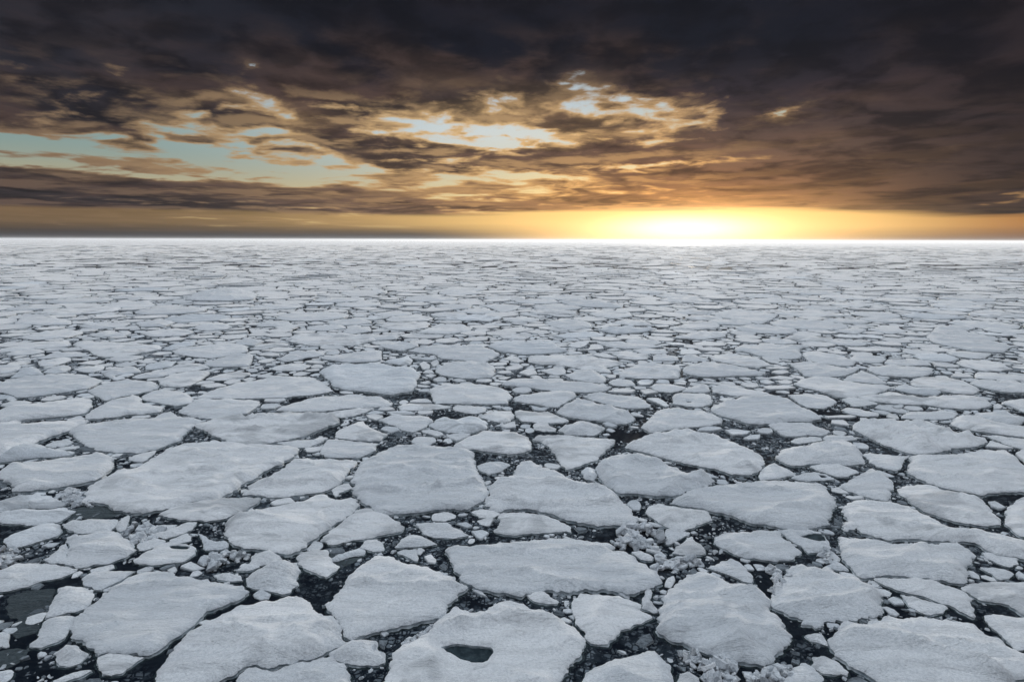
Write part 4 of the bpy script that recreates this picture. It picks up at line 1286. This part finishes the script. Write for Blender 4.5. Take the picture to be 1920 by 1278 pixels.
# ------------------------------------------------------------------ the rest of the pack, past counting
V, F, I = [], [], []
BV, BF, BI = [], [], []
for fl in rest:
    y = fl.c[1]
    p = fl.raw[0]
    if area2(p) < 0: p = p[::-1]
    size = math.sqrt(fl.area)
    if fl.traced or (size > .5 and y < 230):
        p = roughen(p, max(size * .09, min(.8, y * .005)), min(.10, size * .035), fl.seed)
    elif size > 1: p = chaikin(p, .15)
    t = .02 if size > .7 else .10
    tilt = (random.gauss(0, t), random.gauss(0, t))
    if size > .75: simple_floe(p, fl.fb, tilt, V, F, I, 2 if fl.wet else 0)
    else: simple_floe(p, fl.fb * .7, tilt, BV, BF, BI, random.choice((0, 0, 2, 2, 3) if size > .35 else (0, 2, 3, 3)) if y < 75 else 2 if fl.wet else 0)
tag(mesh_obj('floe_pack', V, F, [M_SNOW, M_ICE, M_WET], idx=I, smoothed=False),
    'close pack of small and distant white floes reaching to the horizon', 'pack ice', kind='stuff')

# ------------------------------------------------------------------ brash: crumbs of ice afloat in the leads
ico = bmesh.new(); bmesh.ops.create_icosphere(ico, subdivisions=2, radius=1)
ICO_V = [v.co.copy() for v in ico.verts]; ICO_F = [tuple(v.index for v in f.verts) for f in ico.faces]; ico.free()
ico = bmesh.new(); bmesh.ops.create_icosphere(ico, subdivisions=1, radius=1)
IC1_V = [v.co.copy() for v in ico.verts]; IC1_F = [tuple(v.index for v in f.verts) for f in ico.faces]; ico.free()

def lump(x, y, z, s, V, F, I, mat, fine=False, flat=.6):
    VV, FF = (ICO_V, ICO_F) if fine else (IC1_V, IC1_F)
    k = len(V)
    rot = Matrix.Rotation(random.random() * 6.28, 3, 'Z') @ Matrix.Rotation(random.gauss(0, .5), 3, 'X')
    a, b, c = s * random.uniform(.7, 1.5), s * random.uniform(.6, 1.1), s * flat * random.uniform(.6, 1.2)
    sd = random.random() * 90
    cuts = [(Vector((random.gauss(0, 1), random.gauss(0, 1), random.gauss(0, .7))).normalized(), random.uniform(.34, .75)) for _ in range(8)]
    for v in VV:
        w = v.copy()
        for n, d in cuts:
            e = w.dot(n)
            if e > d: w -= n * (e - d)
        w *= 1 + .16 * noise.noise(v * 1.6 + Vector((sd, 0, 0))) + (.06 * noise.noise(v * 4 + Vector((0, sd, 0))) if fine else 0)
        w = rot @ Vector((w.x * a, w.y * b, w.z * c))
        V.append((x + w.x, y + w.y, z + w.z))
    F += [tuple(i + k for i in f) for f in FF]
    I += [mat] * len(FF)

def shard(x, y, z, s, V, F, I, mat, tilt=.22):
    """a broken angular plate of ice"""
    m = random.choice((4, 4, 5, 6)); k = len(V)
    h = s * random.uniform(.16, .34)
    rot = (Matrix.Rotation(random.random() * 6.28, 3, 'Z') @ Matrix.Rotation(random.gauss(0, tilt), 3, 'X') @ Matrix.Rotation(random.gauss(0, tilt), 3, 'Y'))
    el = random.uniform(.4, 1.0); a0 = random.random() * 6.28
    P = []
    for i in range(m):
        a = a0 + 6.2832 * (i + random.uniform(-.33, .33)) / m
        q = random.uniform(.75, 1.2) * s
        P.append((math.cos(a) * q, math.sin(a) * q * el))
    for zz, sc in ((-h, 1.0), (h * .6, 1.0), (h, .88)):
        for a, b in P:
            w = rot @ Vector((a * sc + random.gauss(0, s * .03), b * sc, zz)); V.append((x + w.x, y + w.y, z + w.z))
    F.append(tuple(range(k + 2 * m, k + 3 * m))); I.append(mat)
    F.append(tuple(range(k + m - 1, k - 1, -1))); I.append(mat)
    for r in range(2):
        for i in range(m):
            j = (i + 1) % m
            F.append((k + r * m + i, k + r * m + j, k + (r + 1) * m + j, k + (r + 1) * m + i)); I.append(mat)

n = 0
for _ in range(140000):
    y = math.sqrt(random.uniform(Y0 ** 2, 74 ** 2)); x = random.uniform(-1, 1) * HALF * y
    d = near_f(x, y)
    if d <= .05: continue
    cl = fbm(x * .35, y * .35, 11, 3) + .35 * fbm(x * 1.3, y * 1.3, 5, 2)
    if cl < (.02 if d > .35 else -.14): continue
    s = random.choice((.03, .03, .04, .05, .06, .08, .11)) * (1 + y * .008)
    s = min(s, d * .8)
    if y < 45 and random.random() < .93 and open_water(x, y): continue
    if s < .03: continue
    q = random.random()
    (lump if random.random() < .25 else shard)(x, y, s * random.uniform(-.1, .12), s * 1.2, BV, BF, BI, (0 if q < .06 else 2 if q < .34 else 3)); n += 1
tag(mesh_obj('brash_ice', BV, BF, [M_SNOW, M_ICE, M_WET, M_SLUSH], idx=BI, smoothed=False),
    'brash of broken ice crumbs and slush afloat in the dark leads', 'brash ice', kind='stuff')
print('lumps', n, round(time.time() - T0, 1))

# ------------------------------------------------------------------ new ice awash in the leads
for tile, coords, lab in (
        ('A0', '60,470 200,430 420,412 415,440 372,560 300,660 280,740 120,790 70,720 150,640 50,600', 'dark grey sheet of thin ice awash between the left edge and the tombstone-shaped floe'),
        ('A0', '-40,880 120,850 245,862 150,960 60,1005 -40,1000', 'dim drowned sheet of thin ice in black water at the lower left edge'),
        ('B0', '585,600 740,592 880,622 950,648 880,676 700,684 560,694 490,712 540,650', 'dark wet sheet of thin ice under the left end of the broad slanting floe'),
        ('A1', '560,215 545,150 590,170 640,200 700,180 800,150 780,190 660,250 600,275', 'grey wet ledge of thin ice on the right flank of the shield-shaped floe')):
    x0, y0, sc = TILES[tile]
    p = np.array([unproject(a / sc + x0, b / sc + y0, .02) for a, b in (tuple(map(float, c.split(','))) for c in coords.split())])
    p = roughen(p, .09, .05, 3.3); c = p.mean(0)
    V, F, I = [], [], []
    simple_floe(p - c, .022, (0, 0), V, F, I, 0, 0)
    V = [(a, b, max(z, -.03) if z < 0 else .012 + .3 * z) for a, b, z in V]
    tag(mesh_obj('thin_ice_sheet', V, F, [M_THIN], loc=(c[0], c[1], 0), smoothed=False), lab, 'thin ice', 'sheets of thin ice awash in the leads')

# ------------------------------------------------------------------ rubble heaps frozen together
def heap(tile, pts, lab, s=.2, per=9, high=.25):
    x0, y0, sc = TILES[tile]
    P = [(a / sc + x0, b / sc + y0, r / sc) for a, b, r in pts]
    W = []
    for a, b, r in P:
        x, y = unproject(a, b, .15)
        W.append((x, y, r / FPX * math.hypot(y, 12)))
    cx = sum(w[0] for w in W) / len(W); cy = sum(w[1] for w in W) / len(W)
    V, F, I = [], [], []
    for x, y, r in W:
        for _ in range(int(per * 1.7)):
            a, q = random.random() * 6.28, math.sqrt(random.random())
            u, v = x + math.cos(a) * r * q, y + math.sin(a) * r * q * 1.3
            zz = .75 * high * (1 - q * q) * random.uniform(.3, 1)
            big = s * random.choice((.3, .4, .5, .7, .9, 1.4))
            mt = 1 if random.random() < .6 else 0
            if random.random() < .7: shard(u - cx, v - cy, .03 + zz, big * 1.1, V, F, I, mt, .55)
            else: lump(u - cx, v - cy, .02 + zz * .8, big * .9, V, F, I, mt, True, .7)
    tag(mesh_obj('ice_rubble_heap', V, F, [M_SNOW, M_WET], loc=(cx, cy, 0), idx=I, smoothed=False), lab, 'ice rubble', 'heaps of frozen ice rubble between the floes')

heap('A0', [(1560, 190, 45), (1620, 170, 60), (1690, 150, 50), (1760, 165, 40), (1650, 220, 50), (1830, 150, 30), (1590, 240, 30)],
     'long grey rubble heap between the anvil-shaped floe and the crumpled slabs', .17, 9, .25)
heap('B2', [(800, 870, 45), (860, 850, 55), (920, 820, 55), (850, 790, 50), (910, 750, 55), (1000, 740, 50), (1040, 770, 40), (960, 880, 50), (1040, 870, 40), (1120, 840, 30)],
     'tall white rubble heap piled above the right end of the long bar-shaped floe', .19, 9, .4)
heap('A2', [(1090, 240, 30), (1130, 190, 40), (1170, 220, 35), (1230, 225, 35), (1290, 190, 40), (1350, 195, 40), (1390, 200, 25)],
     'chain of rounded white ice lumps just below the small tent-shaped floe', .17, 7, .25)
heap('A2', [(1290, 900, 40), (1360, 890, 50), (1400, 960, 50), (1460, 1010, 55), (1540, 960, 60), (1560, 1030, 70), (1640, 1000, 60), (1620, 1080, 60), (1480, 1070, 50)],
     'sprawling jagged rubble heap under the egg-shaped floe at the bottom edge', .17, 9, .35)
heap('A2', [(1800, 1080, 40), (1860, 1060, 45), (1930, 1040, 50), (2000, 1010, 45), (2060, 1000, 35)],
     'low white rubble heap at the bottom edge beside the pebble-shaped floe', .14, 8, .2)
heap('A0', [(20, 120, 40), (60, 140, 50), (30, 190, 50), (90, 190, 40), (20, 220, 30)],
     'grey rubble heap at the left edge above the smooth cut-off floe', .17, 8, .4)
heap('B0', [(470, 490, 30), (520, 480, 40), (560, 500, 35), (530, 540, 35), (590, 560, 40), (680, 560, 40)],
     'small crumbly rubble heap at the left tip of the broad slanting floe', .17, 14, .2)
heap('B0', [(960, 830, 40), (1040, 820, 50), (1060, 770, 45), (1120, 840, 45), (990, 740, 40), (1090, 740, 40), (1180, 770, 40)],
     'flat rubble heap between the cracked floe and the pale shelf', .16, 8, .2)
heap('A1', [(1130, 805, 22), (1175, 790, 24), (1210, 760, 24), (1250, 735, 24), (1290, 705, 22), (1330, 670, 20), (1370, 630, 18), (1410, 600, 16)],
     'string of small ice lumps along the upper left rim of the holed floe', .11, 9, .14)
heap('A1', [(640, 860, 35), (720, 850, 40), (800, 830, 35), (860, 880, 45), (920, 900, 40), (780, 910, 45)],
     'rubble of lumps lying on the crumbly slab between kite and holed floe', .12, 6, .22)
heap('A3', [(60, 420, 24), (90, 385, 24), (130, 350, 24), (160, 310, 22), (70, 290, 34), (30, 260, 36), (60, 330, 22)],
     'rubble string along the left rim of the ragged floe', .13, 12, .2)
heap('A3', [(420, 150, 30), (450, 180, 30), (440, 130, 22)], 'little round rubble heap in the lead under the patched floe', .12, 9, .25)
heap('A3', [(30, 1030, 40), (90, 1000, 40), (150, 990, 34), (60, 1070, 34)], 'white rubble heap in the bottom lead left of the pebble-shaped floe', .13, 8, .2)

# ------------------------------------------------------------------ the far pack, one sheet of ice to the horizon and round behind
def far_sheet():
    V, F = [], []
    radii = [FAR - 6, 2500, 6000, 14000, 38000]
    N = 120
    for r in radii:
        for i in range(N):
            a = 2 * math.pi * i / N
            V.append((r * math.sin(a), r * math.cos(a), .16))
    for k in range(len(radii) - 1):
        for i in range(N):
            j = (i + 1) % N
            F.append((k * N + i, (k + 1) * N + i, (k + 1) * N + j, k * N + j)[::-1])
    # the pack beside and behind the ship
    half = R(47.4); m = 60
    k = len(V)
    for r in (16.0, FAR - 6):
        for i in range(m + 1):
            a = half + (2 * math.pi - 2 * half) * i / m
            V.append((r * math.sin(a), r * math.cos(a), .16))
    for i in range(m):
        F.append((k + i, k + m + 1 + i, k + m + 2 + i, k + i + 1)[::-1])
    return V, F
v, f = far_sheet()
tag(mesh_obj('far_pack_ice', v, f, [M_PACK], smoothed=False), 'far flat sheet of pack ice meeting the sky at the horizon', 'pack ice', kind='stuff')

# ------------------------------------------------------------------ haze low over the ice
def haze():
    top, bot, r = 15.0, -1.0, 39000.0
    V = [(x, y, z) for z in (bot, top) for x, y in ((-r, -r), (r, -r), (r, r), (-r, r))]
    F = [(3, 2, 1, 0), (4, 5, 6, 7), (0, 1, 5, 4), (1, 2, 6, 5), (2, 3, 7, 6), (3, 0, 4, 7)]
    m = bpy.data.materials.new('haze'); m.use_nodes = True
    t = m.node_tree; t.nodes.clear()
    o = t.nodes.new('ShaderNodeOutputMaterial'); p = t.nodes.new('ShaderNodeVolumePrincipled')
    p.inputs['Color'].default_value = (.97, .98, 1, 1); p.inputs['Density'].default_value = HAZE
    p.inputs['Anisotropy'].default_value = .5
    t.links.new(p.outputs[0], o.inputs['Volume'])
    tag(mesh_obj('haze', V, F, [m], smoothed=False), kind='stuff')
HAZE = .00024
haze()
print('done', round(time.time() - T0, 1), 'objects', len(bpy.data.objects))
